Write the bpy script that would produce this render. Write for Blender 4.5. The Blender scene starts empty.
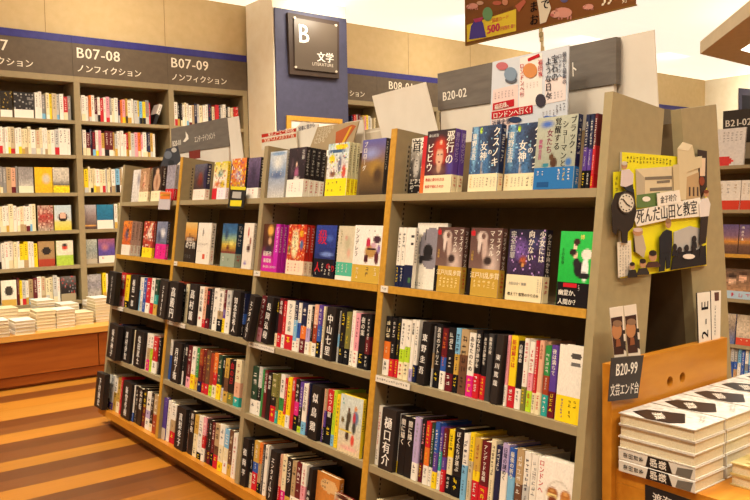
import bpy, math, random
from mathutils import Matrix, Vector
random.seed(7)
SC = bpy.context.scene
COL = SC.collection

# ------------------------------------------------------------------ camera (calibrated from the room's vanishing lines)
FPX = 775.08
CX, CY = 375.0, 250.0
CAMZ = 1.2
_vx = Vector((1362.71 - CX, 186.35 - CY, FPX)).normalized()
_vy = Vector((-235.62 - CX, 212.87 - CY, FPX))
_vy = (_vy - _vx * _vx.dot(_vy)).normalized()
_up = _vx.cross(_vy)
CAM = Vector((0, 0, CAMZ))
RIGHT = Vector((_vx.x, _vy.x, _up.x))
DOWN = Vector((_vx.y, _vy.y, _up.y))
FWD = Vector((_vx.z, _vy.z, _up.z))

def ray(px):
    return RIGHT * ((px[0] - CX) / FPX) + DOWN * ((px[1] - CY) / FPX) + FWD

def at(px, axis, value):
    """point of the plane axis=value that the pixel looks at"""
    d = ray(px)
    t = (value - CAM[axis]) / d[axis]
    return CAM + d * t

class Frame:
    def __init__(s, o, ax, ay, az):
        s.o, s.ax, s.ay, s.az = map(Vector, (o, ax, ay, az))
        s.m = Matrix(((s.ax.x, s.ay.x, s.az.x, s.o.x), (s.ax.y, s.ay.y, s.az.y, s.o.y), (s.ax.z, s.ay.z, s.az.z, s.o.z), (0, 0, 0, 1)))
    def p(s, a, b, c):
        return s.o + s.ax * a + s.ay * b + s.az * c
    def a_at(s, px, b, c):
        """a of the point (a,b,c) seen in picture column px"""
        k = (px - CX) / FPX
        q = s.p(0, b, c) - CAM
        n = RIGHT - FWD * k
        return -q.dot(n) / s.ax.dot(n)

TH = math.atan(0.132)
CT, ST = math.cos(TH), math.sin(TH)
ISL = Frame((1.57, 0, CAMZ), (0, -1, 0), (CT, 0, -ST), (ST, 0, CT))          # near island, front half
XMID = 1.853
ISLB = Frame((2.115, 0, CAMZ), (0, 1, 0), (-CT, 0, -ST), (-ST, 0, CT))   # its back half
WALLF = Frame((0, 6.1, 0), (1, 0, 0), (0, 1, 0), (0, 0, 1))
ISL2 = Frame((4.9, 0, CAMZ), (0, -1, 0), (CT, 0, -ST), (ST, 0, CT))

# ------------------------------------------------------------------ colours
PAL = dict(white='#ebe4d6', cream='#e6d8b0', beige='#c9b896', black='#141216', gray='#8c8985', palegray='#c2c0ba', darkgray='#3a3839',
           red='#c3202a', maroon='#641620', pink='#e49aa6', magenta='#d4207e', orange='#e0742a', peach='#dfa98a', yellow='#efcf1e',
           gold='#c69f45', lime='#b5d62e', green='#2c8a45', darkgreen='#1f4030', teal='#2f9f97', skyblue='#79b3d6', blue='#2a55a6',
           navy='#181f42', purple='#593a92', lilac='#b4a2cb', brown='#684430', tan='#b3976e', olive='#77733a', rust='#9c3d22')
WORDS = dict(palegray='pale gray', darkgray='dark gray', darkgreen='dark green', skyblue='sky blue')

def lin(c):
    if isinstance(c, (tuple, list)):
        return tuple(c[:3])
    h = PAL.get(c, c).lstrip('#')
    o = []
    for i in (0, 2, 4):
        v = int(h[i:i + 2], 16) / 255
        o.append(v / 12.92 if v <= 0.04045 else ((v + 0.055) / 1.055) ** 2.4)
    return tuple(o)

def mix(a, b, t):
    return tuple(x + (y - x) * t for x, y in zip(a, b))

def cw(c):
    return WORDS.get(c, c)

# ------------------------------------------------------------------ materials (all procedural)
def base_mat(name, rough=0.5, spec=0.4):
    m = bpy.data.materials.new(name)
    m.use_nodes = True
    b = m.node_tree.nodes['Principled BSDF']
    b.inputs['Roughness'].default_value = rough
    b.inputs['Specular IOR Level'].default_value = spec
    return m, m.node_tree, b

def attr_mat(name, rough, spec=0.4, amp=0.10, scale=60):
    m, nt, b = base_mat(name, rough, spec)
    at_ = nt.nodes.new('ShaderNodeAttribute'); at_.attribute_name = 'Col'
    tc = nt.nodes.new('ShaderNodeTexCoord')
    no = nt.nodes.new('ShaderNodeTexNoise'); no.inputs['Scale'].default_value = scale; no.inputs['Detail'].default_value = 3
    mr = nt.nodes.new('ShaderNodeMapRange')
    mr.inputs['To Min'].default_value = 1 - amp; mr.inputs['To Max'].default_value = 1 + amp
    mx = nt.nodes.new('ShaderNodeVectorMath'); mx.operation = 'SCALE'
    nt.links.new(tc.outputs['Object'], no.inputs['Vector'])
    nt.links.new(no.outputs['Fac'], mr.inputs['Value'])
    nt.links.new(at_.outputs['Color'], mx.inputs[0])
    nt.links.new(mr.outputs['Result'], mx.inputs['Scale'])
    nt.links.new(mx.outputs['Vector'], b.inputs['Base Color'])
    return m

def noise_mat(name, c1, c2, rough=0.55, spec=0.3, scale=(8, 8, 8), bump=0.02, detail=5):
    m, nt, b = base_mat(name, rough, spec)
    tc = nt.nodes.new('ShaderNodeTexCoord')
    mp = nt.nodes.new('ShaderNodeMapping'); mp.inputs['Scale'].default_value = scale
    no = nt.nodes.new('ShaderNodeTexNoise'); no.inputs['Scale'].default_value = 1; no.inputs['Detail'].default_value = detail
    cr = nt.nodes.new('ShaderNodeValToRGB')
    cr.color_ramp.elements[0].position = 0.32; cr.color_ramp.elements[1].position = 0.68
    cr.color_ramp.elements[0].color = (*lin(c1), 1); cr.color_ramp.elements[1].color = (*lin(c2), 1)
    nt.links.new(tc.outputs['Object'], mp.inputs['Vector']); nt.links.new(mp.outputs['Vector'], no.inputs['Vector'])
    nt.links.new(no.outputs['Fac'], cr.inputs['Fac']); nt.links.new(cr.outputs['Color'], b.inputs['Base Color'])
    if bump:
        bp = nt.nodes.new('ShaderNodeBump'); bp.inputs['Strength'].default_value = bump; bp.inputs['Distance'].default_value = 0.01
        nt.links.new(no.outputs['Fac'], bp.inputs['Height']); nt.links.new(bp.outputs['Normal'], b.inputs['Normal'])
    return m

def glow_mat(name, color, strength):
    m, nt, b = base_mat(name, 0.8, 0.1)
    b.inputs['Base Color'].default_value = (0.8, 0.8, 0.78, 1)
    tc = nt.nodes.new('ShaderNodeTexCoord')
    no = nt.nodes.new('ShaderNodeTexNoise'); no.inputs['Scale'].default_value = 0.6
    cr = nt.nodes.new('ShaderNodeValToRGB')
    cr.color_ramp.elements[0].color = (*[c * 0.93 for c in color], 1); cr.color_ramp.elements[1].color = (*color, 1)
    nt.links.new(tc.outputs['Object'], no.inputs['Vector']); nt.links.new(no.outputs['Fac'], cr.inputs['Fac'])
    nt.links.new(cr.outputs['Color'], b.inputs['Emission Color'])
    b.inputs['Emission Strength'].default_value = strength
    return m

M = {}
M['cover'] = attr_mat('printed_cover', 0.38, 0.45, 0.08)
M['paper'] = attr_mat('paper', 0.8, 0.15, 0.06, 120)
M['plastic'] = attr_mat('dark_plastic', 0.5, 0.3, 0.08, 40)
M['card'] = attr_mat('printed_card', 0.55, 0.3, 0.05, 40)
M['pages'] = noise_mat('page_block', '#e9dfc2', '#cdbd94', 0.9, 0.1, (900, 900, 900), 0.0, 1)
M['beige'] = noise_mat('beige_laminate', '#938464', '#9b8b68', 0.5, 0.3, (30, 30, 30), 0.02)
M['endpanel'] = noise_mat('taupe_laminate', '#9c8d68', '#a4946d', 0.5, 0.3, (40, 40, 40), 0.02)
M['back'] = noise_mat('brown_back_board', '#6a583e', '#735f44', 0.7, 0.2, (20, 20, 20), 0.0)
M['yellowwood'] = noise_mat('honey_wood_edging', '#b8862a', '#c99838', 0.4, 0.4, (60, 6, 60), 0.03)
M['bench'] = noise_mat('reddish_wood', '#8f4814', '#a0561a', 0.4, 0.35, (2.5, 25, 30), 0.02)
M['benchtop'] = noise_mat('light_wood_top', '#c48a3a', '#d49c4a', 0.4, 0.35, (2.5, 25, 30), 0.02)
M['lipwood'] = noise_mat('brown_wood', '#8a5420', '#a0662a', 0.4, 0.35, (5, 30, 22), 0.02)
M['tablewood'] = noise_mat('amber_wood', '#b8741c', '#cc8a2a', 0.35, 0.4, (5, 30, 22), 0.02)
M['wallboard'] = noise_mat('wallbeige', '#c2a97a', '#c9b083', 0.7, 0.2, (14, 14, 14), 0.02)
M['whitewall'] = noise_mat('warm_white_paint', '#e9dcc0', '#efe4cc', 0.8, 0.2, (10, 10, 10), 0.02)
M['navy'] = noise_mat('slate_blue_panel', '#414156', '#47475e', 0.6, 0.3, (20, 20, 20), 0.02)
M['indigo'] = noise_mat('indigo_band', '#2a2770', '#322f7c', 0.5, 0.3, (20, 20, 20), 0.0)
M['signgray'] = noise_mat('umber_sign_face', '#5d5040', '#665846', 0.55, 0.3, (20, 20, 20), 0.0)
M['signgray2'] = noise_mat('gray_sign_board', '#67605a', '#746d65', 0.5, 0.35, (2, 10, 60), 0.02)
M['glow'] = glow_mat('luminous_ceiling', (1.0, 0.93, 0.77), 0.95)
M['dimglow'] = glow_mat('ceiling_fill_glow', (1.0, 0.89, 0.70), 0.40)  # plain painted ceiling given an added glow as fill for dark shelf interiors
M['soffit'] = noise_mat('pale_soffit_paint', '#e4d3b2', '#ead9b8', 0.8, 0.2, (10, 10, 10), 0.0)
M['lamp'] = glow_mat('recessed_lamp', (1.0, 0.93, 0.78), 5.0)
M['whitecard'] = noise_mat('blank_white_card', '#d9d0c2', '#e0d8cb', 0.7, 0.2, (10, 10, 10), 0.0)

def acrylic_mat():
    m, nt, b = base_mat('smoked_acrylic', 0.3, 0.4)
    tc = nt.nodes.new('ShaderNodeTexCoord'); no = nt.nodes.new('ShaderNodeTexNoise'); no.inputs['Scale'].default_value = 3
    cr = nt.nodes.new('ShaderNodeValToRGB')
    cr.color_ramp.elements[0].color = (*lin('#4d4237'), 1); cr.color_ramp.elements[1].color = (*lin('#5c5043'), 1)
    nt.links.new(tc.outputs['Object'], no.inputs['Vector']); nt.links.new(no.outputs['Fac'], cr.inputs['Fac'])
    nt.links.new(cr.outputs['Color'], b.inputs['Base Color'])
    return m
M['acrylic'] = acrylic_mat()

def floor_mat():
    m, nt, b = base_mat('striped_plank_floor', 0.32, 0.4)
    ys = [at((0, y), 2, 0).y for y in (374, 384, 390, 397, 403.8, 412.3, 422, 429, 436, 445, 454, 463.5, 473, 483, 493, 506, 516, 530)]
    tones = ['#975d1b', '#744016', '#ac7225', '#6d3d17', '#a96e23', '#af762a', '#663816', '#74431b', '#a86d22', '#623616', '#71401a', '#ab7024', '#633717', '#73421b', '#a96d22', '#613616', '#704019', '#a56b21']
    y0, y1 = ys[-1], ys[0]
    tc = nt.nodes.new('ShaderNodeTexCoord'); sp = nt.nodes.new('ShaderNodeSeparateXYZ')
    nt.links.new(tc.outputs['Object'], sp.inputs[0])
    mr = nt.nodes.new('ShaderNodeMapRange'); mr.clamp = False
    mr.inputs['From Min'].default_value = y0; mr.inputs['From Max'].default_value = y1
    nt.links.new(sp.outputs['Y'], mr.inputs['Value'])
    fr = nt.nodes.new('ShaderNodeMath'); fr.operation = 'FRACT'
    nt.links.new(mr.outputs['Result'], fr.inputs[0])
    cr = nt.nodes.new('ShaderNodeValToRGB'); cr.color_ramp.interpolation = 'CONSTANT'
    el = cr.color_ramp.elements
    pts = sorted(((ys[i] - y0) / (y1 - y0), tones[i - 1]) for i in range(1, len(ys)))
    el[0].position = 0; el[0].color = (*lin(pts[0][1]), 1)
    el[1].position = pts[1][0]; el[1].color = (*lin(pts[1][1]), 1)
    for p, c in pts[2:]:
        e = el.new(min(p, 0.999)); e.color = (*lin(c), 1)
    nt.links.new(fr.outputs[0], cr.inputs['Fac'])
    # plank lengths: a second tone that changes along X, different in each strip
    co = nt.nodes.new('ShaderNodeCombineXYZ')
    mu = nt.nodes.new('ShaderNodeMath'); mu.operation = 'MULTIPLY'; mu.inputs[1].default_value = 0.9
    nt.links.new(sp.outputs['X'], mu.inputs[0]); nt.links.new(mu.outputs[0], co.inputs['X'])
    m2 = nt.nodes.new('ShaderNodeMath'); m2.operation = 'MULTIPLY'; m2.inputs[1].default_value = 9.0
    nt.links.new(sp.outputs['Y'], m2.inputs[0]); nt.links.new(m2.outputs[0], co.inputs['Y'])
    vo = nt.nodes.new('ShaderNodeTexVoronoi'); vo.distance = 'CHEBYCHEV'; vo.inputs['Scale'].default_value = 1.0; vo.inputs['Randomness'].default_value = 0.7
    nt.links.new(co.outputs[0], vo.inputs['Vector'])
    mp = nt.nodes.new('ShaderNodeMapping'); mp.inputs['Scale'].default_value = (3, 60, 1)
    nt.links.new(tc.outputs['Object'], mp.inputs['Vector'])
    no = nt.nodes.new('ShaderNodeTexNoise'); no.inputs['Scale'].default_value = 1; no.inputs['Detail'].default_value = 6
    nt.links.new(mp.outputs['Vector'], no.inputs['Vector'])
    r1 = nt.nodes.new('ShaderNodeMapRange'); r1.inputs['To Min'].default_value = 0.82; r1.inputs['To Max'].default_value = 1.15
    nt.links.new(no.outputs['Fac'], r1.inputs['Value'])
    sc = nt.nodes.new('ShaderNodeSeparateColor'); nt.links.new(vo.outputs['Color'], sc.inputs['Color'])
    r2 = nt.nodes.new('ShaderNodeMapRange'); r2.inputs['To Min'].default_value = 0.9; r2.inputs['To Max'].default_value = 1.1
    nt.links.new(sc.outputs[0], r2.inputs['Value'])
    mm = nt.nodes.new('ShaderNodeMath'); mm.operation = 'MULTIPLY'
    nt.links.new(r1.outputs['Result'], mm.inputs[0]); nt.links.new(r2.outputs['Result'], mm.inputs[1])
    vm = nt.nodes.new('ShaderNodeVectorMath'); vm.operation = 'SCALE'
    nt.links.new(cr.outputs['Color'], vm.inputs[0]); nt.links.new(mm.outputs[0], vm.inputs['Scale'])
    nt.links.new(vm.outputs['Vector'], b.inputs['Base Color'])
    bp = nt.nodes.new('ShaderNodeBump'); bp.inputs['Strength'].default_value = 0.03
    nt.links.new(no.outputs['Fac'], bp.inputs['Height']); nt.links.new(bp.outputs['Normal'], b.inputs['Normal'])
    return m
M['floor'] = floor_mat()

# ------------------------------------------------------------------ glyphs
_G = {}
def glyph(ch):
    if ch in _G:
        return _G[ch]
    cu = bpy.data.curves.new('glyph', 'FONT'); cu.body = ch; cu.size = 1; cu.resolution_u = 2
    o = bpy.data.objects.new('glyph', cu); COL.objects.link(o)
    dg = bpy.context.evaluated_depsgraph_get()
    me = bpy.data.meshes.new_from_object(o.evaluated_get(dg))
    vs = [(v.co.x, v.co.y) for v in me.vertices]
    fs = [tuple(p.vertices) for p in me.polygons]
    # make every face counter-clockwise
    out = []
    for f in fs:
        ar = sum(vs[f[i]][0] * vs[f[(i + 1) % len(f)]][1] - vs[f[(i + 1) % len(f)]][0] * vs[f[i]][1] for i in range(len(f)))
        out.append(f if ar > 0 else f[::-1])
    adv = 1.0 if ord(ch) > 0x2e00 else ((max(v[0] for v in vs) + 0.06) if vs else 0.3)
    bpy.data.objects.remove(o); bpy.data.curves.remove(cu); bpy.data.meshes.remove(me)
    _G[ch] = (vs, out, adv)
    return _G[ch]

# ------------------------------------------------------------------ mesh builder
class MB:
    def __init__(s):
        s.v, s.f, s.c = [], [], []
    def face(s, pts, col):
        n = len(s.v)
        s.v.extend(tuple(p) for p in pts)
        s.f.append(tuple(range(n, n + len(pts)))); s.c.append(lin(col))
    def box(s, x0, y0, z0, x1, y1, z1, col='white', T=None):
        P = [Vector(q) for q in ((x0, y0, z0), (x1, y0, z0), (x1, y1, z0), (x0, y1, z0), (x0, y0, z1), (x1, y0, z1), (x1, y1, z1), (x0, y1, z1))]
        if T is not None:
            P = [T @ q for q in P]
        n = len(s.v); s.v.extend(tuple(q) for q in P)
        for f in ((0, 3, 2, 1), (4, 5, 6, 7), (0, 1, 5, 4), (1, 2, 6, 5), (2, 3, 7, 6), (3, 0, 4, 7)):
            s.f.append(tuple(n + i for i in f)); s.c.append(lin(col))
    def prism(s, poly, z0, z1, col='white', T=None, capcol=None):
        """poly: ccw list of (x,y) pulled up from z0 to z1"""
        k = len(poly); n = len(s.v)
        P = [Vector((x, y, z0)) for x, y in poly] + [Vector((x, y, z1)) for x, y in poly]
        if T is not None:
            P = [T @ q for q in P]
        s.v.extend(tuple(q) for q in P)
        c = lin(col)
        for i in range(k):
            j = (i + 1) % k
            s.f.append((n + i, n + j, n + k + j, n + k + i)); s.c.append(c)
        s.f.append(tuple(n + k + i for i in range(k))); s.c.append(lin(capcol or col))
        s.f.append(tuple(n + i for i in reversed(range(k)))); s.c.append(lin(capcol or col))
    def slab(s, pts, thick, col, side=None):
        """flat polygon (3D, ccw seen from its face) given a thickness behind it"""
        pts = [Vector(p) for p in pts]
        nrm = Vector((0, 0, 0))
        for i in range(len(pts)):
            nrm += (pts[i] - pts[0]).cross(pts[(i + 1) % len(pts)] - pts[0])
        nrm.normalize()
        bk = [p - nrm * thick for p in pts]
        s.face(pts, col); s.face(bk[::-1], side or col)
        for i in range(len(pts)):
            j = (i + 1) % len(pts)
            s.face([pts[j], pts[i], bk[i], bk[j]], side or col)
    def tube(s, pts, r, col, seg=6):
        pts = [Vector(p) for p in pts]
        rings = []
        for i, p in enumerate(pts):
            d = (pts[min(i + 1, len(pts) - 1)] - pts[max(i - 1, 0)]).normalized()
            a = d.orthogonal().normalized(); b = d.cross(a)
            n = len(s.v)
            s.v.extend(tuple(p + (a * math.cos(2 * math.pi * k / seg) + b * math.sin(2 * math.pi * k / seg)) * r) for k in range(seg))
            rings.append(n)
        c = lin(col)
        for n0, n1 in zip(rings, rings[1:]):
            for k in range(seg):
                k2 = (k + 1) % seg
                s.f.append((n0 + k, n0 + k2, n1 + k2, n1 + k)); s.c.append(c)
        s.f.append(tuple(rings[0] + k for k in reversed(range(seg)))); s.c.append(c)
        s.f.append(tuple(rings[-1] + k for k in range(seg))); s.c.append(c)
    def text(s, t, o, r, u, size, col, vertical=False, bold=0, narrow=1.0):
        o, r, u = Vector(o), Vector(r), Vector(u)
        c = lin(col); x = y = 0.0
        nrm = r.cross(u)
        for ch in t:
            if ch == ' ':
                x += 0.35; y -= 0.5; continue
            vs, fs, adv = glyph('｜' if vertical and ch in 'ー—' else ch)
            dx, dy = (x, 0) if not vertical else ((-adv / 2), y - 0.88)
            if vertical and ch in '、。':
                dx += 0.55; dy += 0.55
            for bx in ([0.0] if not bold else [-bold, bold]):
                n = len(s.v)
                off = nrm * (0.00004 if bx > 0 else 0)
                s.v.extend(tuple(o + r * ((dx + a + bx) * size * narrow) + u * ((dy + b) * size) + off) for a, b in vs)
                for f in fs:
                    s.f.append(tuple(n + i for i in f)); s.c.append(c)
            x += adv; y -= 1.0
    def marks(s, o, r, u, w, length, col, rnd, cell=None):
        """a column of small illegible brush strokes"""
        o, r, u = Vector(o), Vector(r), Vector(u)
        cell = cell or w * 1.05
        for k in range(max(1, int(length / cell))):
            top = -k * cell
            for _ in range(rnd.choice((3, 4, 4, 5))):
                if rnd.random() < 0.55:
                    x0 = rnd.uniform(0, 0.25) * w; x1 = rnd.uniform(0.7, 1) * w; yy = top - rnd.uniform(0.08, 0.85) * w; hh = 0.10 * w
                    q = [(x0, yy - hh), (x1, yy - hh), (x1, yy), (x0, yy)]
                else:
                    xx = rnd.uniform(0.1, 0.85) * w; y0 = top - rnd.uniform(0.05, 0.4) * w; y1 = top - rnd.uniform(0.6, 0.95) * w; ww = 0.11 * w
                    q = [(xx, y1), (xx + ww, y1), (xx + ww, y0), (xx, y0)]
                s.face([o + r * a + u * b for a, b in q], col)
    def grid(s, o, r, u, W, H, nx, ny, fn):
        o, r, u = Vector(o), Vector(r), Vector(u)
        n = len(s.v)
        for j in range(ny + 1):
            for i in range(nx + 1):
                s.v.append(tuple(o + r * (W * i / nx) + u * (H * j / ny)))
        for j in range(ny):
            for i in range(nx):
                a = n + j * (nx + 1) + i
                s.f.append((a, a + 1, a + nx + 2, a + nx + 1)); s.c.append(fn((i + .5) / nx, (j + .5) / ny))
    def build(s, name, mat, parent=None, m=None):
        me = bpy.data.meshes.new(name)
        me.from_pydata(s.v, [], s.f)
        me.materials.append(M[mat])
        ca = me.color_attributes.new('Col', 'FLOAT_COLOR', 'CORNER')
        buf = []
        for f, c in zip(s.f, s.c):
            buf.extend((c[0], c[1], c[2], 1.0) * len(f))
        if len(buf) == 4 * len(ca.data):
            ca.data.foreach_set('color', buf)
        me.update()
        o = bpy.data.objects.new(name, me)
        COL.objects.link(o)
        if parent is not None:
            o.parent = parent
        if m is not None:
            o.matrix_local = m
        return o

def thing(name, label, cat, m=None, group=None):
    o = bpy.data.objects.new(name, None); COL.objects.link(o)
    o.empty_display_size = 0.05
    if m is not None:
        o.matrix_world = m
    o['label'] = label; o['category'] = cat
    if group: o['group'] = group
    return o

def tag(o, label, cat, group=None):
    o['label'] = label; o['category'] = cat
    if group: o['group'] = group
    return o

def struct(o):
    o['kind'] = 'structure'
    return o

def place(F, a, b, c, roll=0, yaw=0, pitch=0):
    return Matrix.Translation(F.p(a, b, c)) @ F.m.to_3x3().to_4x4() @ Matrix.Rotation(yaw, 4, 'Z') @ Matrix.Rotation(roll, 4, 'Y') @ Matrix.Rotation(pitch, 4, 'X')

ORD = ['zeroth', 'first', 'second', 'third', 'fourth', 'fifth', 'sixth', 'seventh', 'eighth', 'ninth', 'tenth', 'eleventh', 'twelfth', 'thirteenth',
       'fourteenth', 'fifteenth', 'sixteenth', 'seventeenth', 'eighteenth', 'nineteenth', 'twentieth', 'twenty-first', 'twenty-second', 'twenty-third',
       'twenty-fourth', 'twenty-fifth', 'twenty-sixth', 'twenty-seventh', 'twenty-eighth', 'twenty-ninth', 'thirtieth', 'thirty-first', 'thirty-second']
BAYW = {4: 'nearest bay', 3: 'second bay', 2: 'third bay', 1: 'farthest bay'}
ROWW = {1: 'top shelf', 2: 'second shelf', 3: 'third shelf', 4: 'fourth shelf', 5: 'bottom shelf'}

# ------------------------------------------------------------------ books
def spine_book(m, w, h, d, spec, rnd, label, group, title=None):
    """a hardcover, spine out.  spec 'upper+lower:lettering|band', band height in the spec after @"""
    band = None; bh = 0.0
    s = spec
    if '|' in s:
        s, band = s.split('|')
        bh = 0.30
        if '@' in band:
            band, q = band.split('@'); bh = float(q)
    ink = None
    if ':' in s:
        s, ink = s.split(':')
    parts = s.split('+')
    c0 = lin(parts[0])
    lum = 0.3 * c0[0] + 0.6 * c0[1] + 0.1 * c0[2]
    ink = ink or ('black' if lum > 0.25 else 'white')
    t = thing('hardcover_book', label, 'book', m, group)
    ch = min(0.002, w * 0.2); bt = min(0.0025, w * 0.2)
    def U(e=0.0, dd=d):
        return [(-e, dd), (-e, ch), (ch, -e), (w - ch, -e), (w + e, ch), (w + e, dd), (w + e - bt, dd), (w - bt, bt), (bt, bt), (bt - e, dd)]
    cv = MB()
    n = len(parts); zs = [h * (1 - i / n) for i in range(n + 1)]
    if n == 2: zs = [h, h * rnd.uniform(0.5, 0.62), 0]
    for i, p in enumerate(parts):
        cv.prism(U(), zs[i + 1], zs[i], p)
    R, Uv = (1, 0, 0), (0, 0, 1)
    top = h * 0.95
    low = h * (bh if band else 0) + 0.012
    if title:
        sz = min(w * 0.62, (top - low) / max(1, len(title)))
        cv.text(title, (w / 2, -0.0004, top), R, Uv, sz, ink, True, 0.02)
    elif w > 0.005:
        mw = w * rnd.uniform(0.42, 0.66)
        ln = (top - low) * rnd.uniform(0.5, 0.75)
        cv.marks(((w - mw) / 2, -0.0004, top - rnd.uniform(0, 0.01)), R, Uv, mw, ln, ink, rnd)
        cv.marks(((w - mw * 0.6) / 2, -0.0004, top - ln - 0.012), R, Uv, mw * 0.6, (top - low - ln) * 0.8, ink, rnd)
    cv.build('cover', 'cover', t)
    pg = MB(); pg.box(bt + 0.0003, bt + 0.0005, 0.003, w - bt - 0.0003, d - 0.003, h - 0.003)
    pg.build('pages', 'pages', t)
    if band:
        b = MB(); b.prism(U(0.0003, d - 0.002), 0.0, h * bh, band)
        cb = lin(band); bl = 0.3 * cb[0] + 0.6 * cb[1] + 0.1 * cb[2]
        bi = rnd.choice(('black', 'red', 'darkgray')) if bl > 0.3 else rnd.choice(('white', 'yellow'))
        mw = w * 0.5
        b.marks(((w - mw) / 2, -0.0008, h * bh - 0.005), R, Uv, mw, h * bh * 0.75, bi, rnd)
        b.build('paper_band', 'paper', t)
    return t

def divider(m, w, h, text, label, group, d=0.125, col='#241d1b', name='author_divider'):
    t = thing(name, label, 'divider', m, group)
    b = MB()
    c = 0.0015
    b.prism([(0, d), (0, c), (c, 0), (w - c, 0), (w, c), (w, d)], 0, h, col)
    b.build('divider_block', 'plastic', t)
    g = MB()
    n = len(text)
    sz = min(w * 0.64, h * 0.80 / n)
    pitch = min(h * 0.8 / n, sz * 1.4)
    z = h * 0.47 + pitch * n / 2
    for i, chh in enumerate(text):
        g.text(chh, (w / 2, -0.0004, z - i * pitch), (1, 0, 0), (0, 0, 1), sz, '#e9e4dc', True, 0.022)
    g.build('lettering', 'paper', t)
    return t

# ---- cover pictures: coloured cells computed from a base ramp and soft blobs
def art(spec, seed):
    rnd = random.Random(seed)
    base = [(v, lin(c)) for v, c in spec['base']]
    blobs = [(x, y, rx, ry, lin(c), sf) for x, y, rx, ry, c, sf in spec.get('blobs', [])]
    nz = spec.get('noise', 0.06)
    sp = spec.get('specks')
    def fn(u, v):
        c = base[0][1]
        for (v0, c0), (v1, c1) in zip(base, base[1:]):
            if v >= v0:
                c = mix(c0, c1, min(1, max(0, (v - v0) / max(1e-4, v1 - v0))))
        for x, y, rx, ry, bc, sf in blobs:
            q = math.hypot((u - x) / rx, (v - y) / ry)
            a = 1 - (q - 1 + sf) / max(1e-3, sf) if sf else (1 if q < 1 else 0)
            c = mix(c, bc, min(1, max(0, a)))
        if sp and rnd.random() < sp[0]:
            c = mix(c, lin(rnd.choice(sp[1])), 0.75)
        k = 1 + rnd.uniform(-nz, nz)
        return tuple(min(1, x * k) for x in c)
    return fn

def display_book(m, W, H, T, D, seed, label, group, copies=1, res=(16, 24)):
    """face-out book: front cover towards -y, spine on the +x side; returns the things (front one first)"""
    out = []
    rnd = random.Random(seed)
    for k in range(copies):
        mm = m @ Matrix.Translation((0.0012 * k, k * (T + 0.0018), 0))
        lb = f"{D['first']}, {D['where']}"
        if k:
            lb = f"{'nearest' if k == 1 else ORD[k]} rear copy of the {' '.join(D['first'].split(' with')[0].split()[:7])}, {D['where']}"
        t = thing('display_book', lb, 'book', mm, group)
        bt = 0.0022; ch = 0.0018
        def U(e=0.0, x0=0.0):
            return [(x0, -e), (W - ch, -e), (W + e, ch), (W + e, T - ch), (W - ch, T + e), (x0, T + e), (x0, T + e - bt), (W - bt, T - bt), (W - bt, bt), (x0, bt - e)]
        cv = MB(); sc = D.get('spine', D['base'][0][1])
        cv.prism(U(), 0, H, sc)
        if k == 0:
            cv.grid((0, -0.0003, 0), (1, 0, 0), (0, 0, 1), W, H, res[0], res[1], art(D, seed))
            for (s_, x, y, size, col, vert) in D.get('txt', []):
                cv.text(s_, (x * W, -0.0007, y * H), (1, 0, 0), (0, 0, 1), size * W, col, vert, 0.02)
            for (x, y, w_, l_, col) in D.get('marks', []):
                cv.marks((x * W, -0.0006, y * H), (1, 0, 0), (0, 0, 1), w_ * W, l_ * H, col, rnd)
        scol = lin(sc); sl = 0.3 * scol[0] + 0.6 * scol[1] + 0.1 * scol[2]
        ink = D.get('spink', 'black' if sl > 0.25 else 'white')
        if D.get('title'):
            sz = min(T * 0.72, H * 0.62 / len(D['title']))
            cv.text(D['title'], (W + 0.0004, T / 2, H * 0.95), (0, 1, 0), (0, 0, 1), sz, ink, True, 0.02)
        else:
            cv.marks((W + 0.0004, T * 0.22, H * 0.95), (0, 1, 0), (0, 0, 1), T * 0.55, H * 0.55, ink, rnd)
        cv.build('cover', 'cover', t)
        pg = MB(); pg.box(0.002, bt + 0.0003, 0.003, W - bt - 0.0005, T - bt - 0.0003, H - 0.003); pg.build('pages', 'pages', t)
        ob = D.get('obi')
        if ob:
            b = MB(); b.prism(U(0.0005, 0.0005), 0, H * ob[0], ob[1])
            if k == 0:
                for (s_, x, y, size, col, vert) in D.get('otxt', []):
                    b.text(s_, (x * W, -0.0010, y * H), (1, 0, 0), (0, 0, 1), size * W, col, vert, 0.02)
                for (x, y, w_, l_, col) in D.get('omarks', []):
                    b.marks((x * W, -0.0010, y * H), (1, 0, 0), (0, 0, 1), w_ * W, l_ * H, col, rnd)
                for (x0, y0, x1, y1, col) in D.get('orect', []):
                    b.face([(x0 * W, -0.0008, y0 * H), (x1 * W, -0.0008, y0 * H), (x1 * W, -0.0008, y1 * H), (x0 * W, -0.0008, y1 * H)], col)
            b.marks((W + 0.0010, T * 0.25, H * ob[0] * 0.92), (0, 1, 0), (0, 0, 1), T * 0.5, H * ob[0] * 0.8, 'red' if lin(ob[1])[1] > 0.3 else 'white', rnd)
            b.build('paper_band', 'paper', t)
        out.append(t)
    return out

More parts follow.
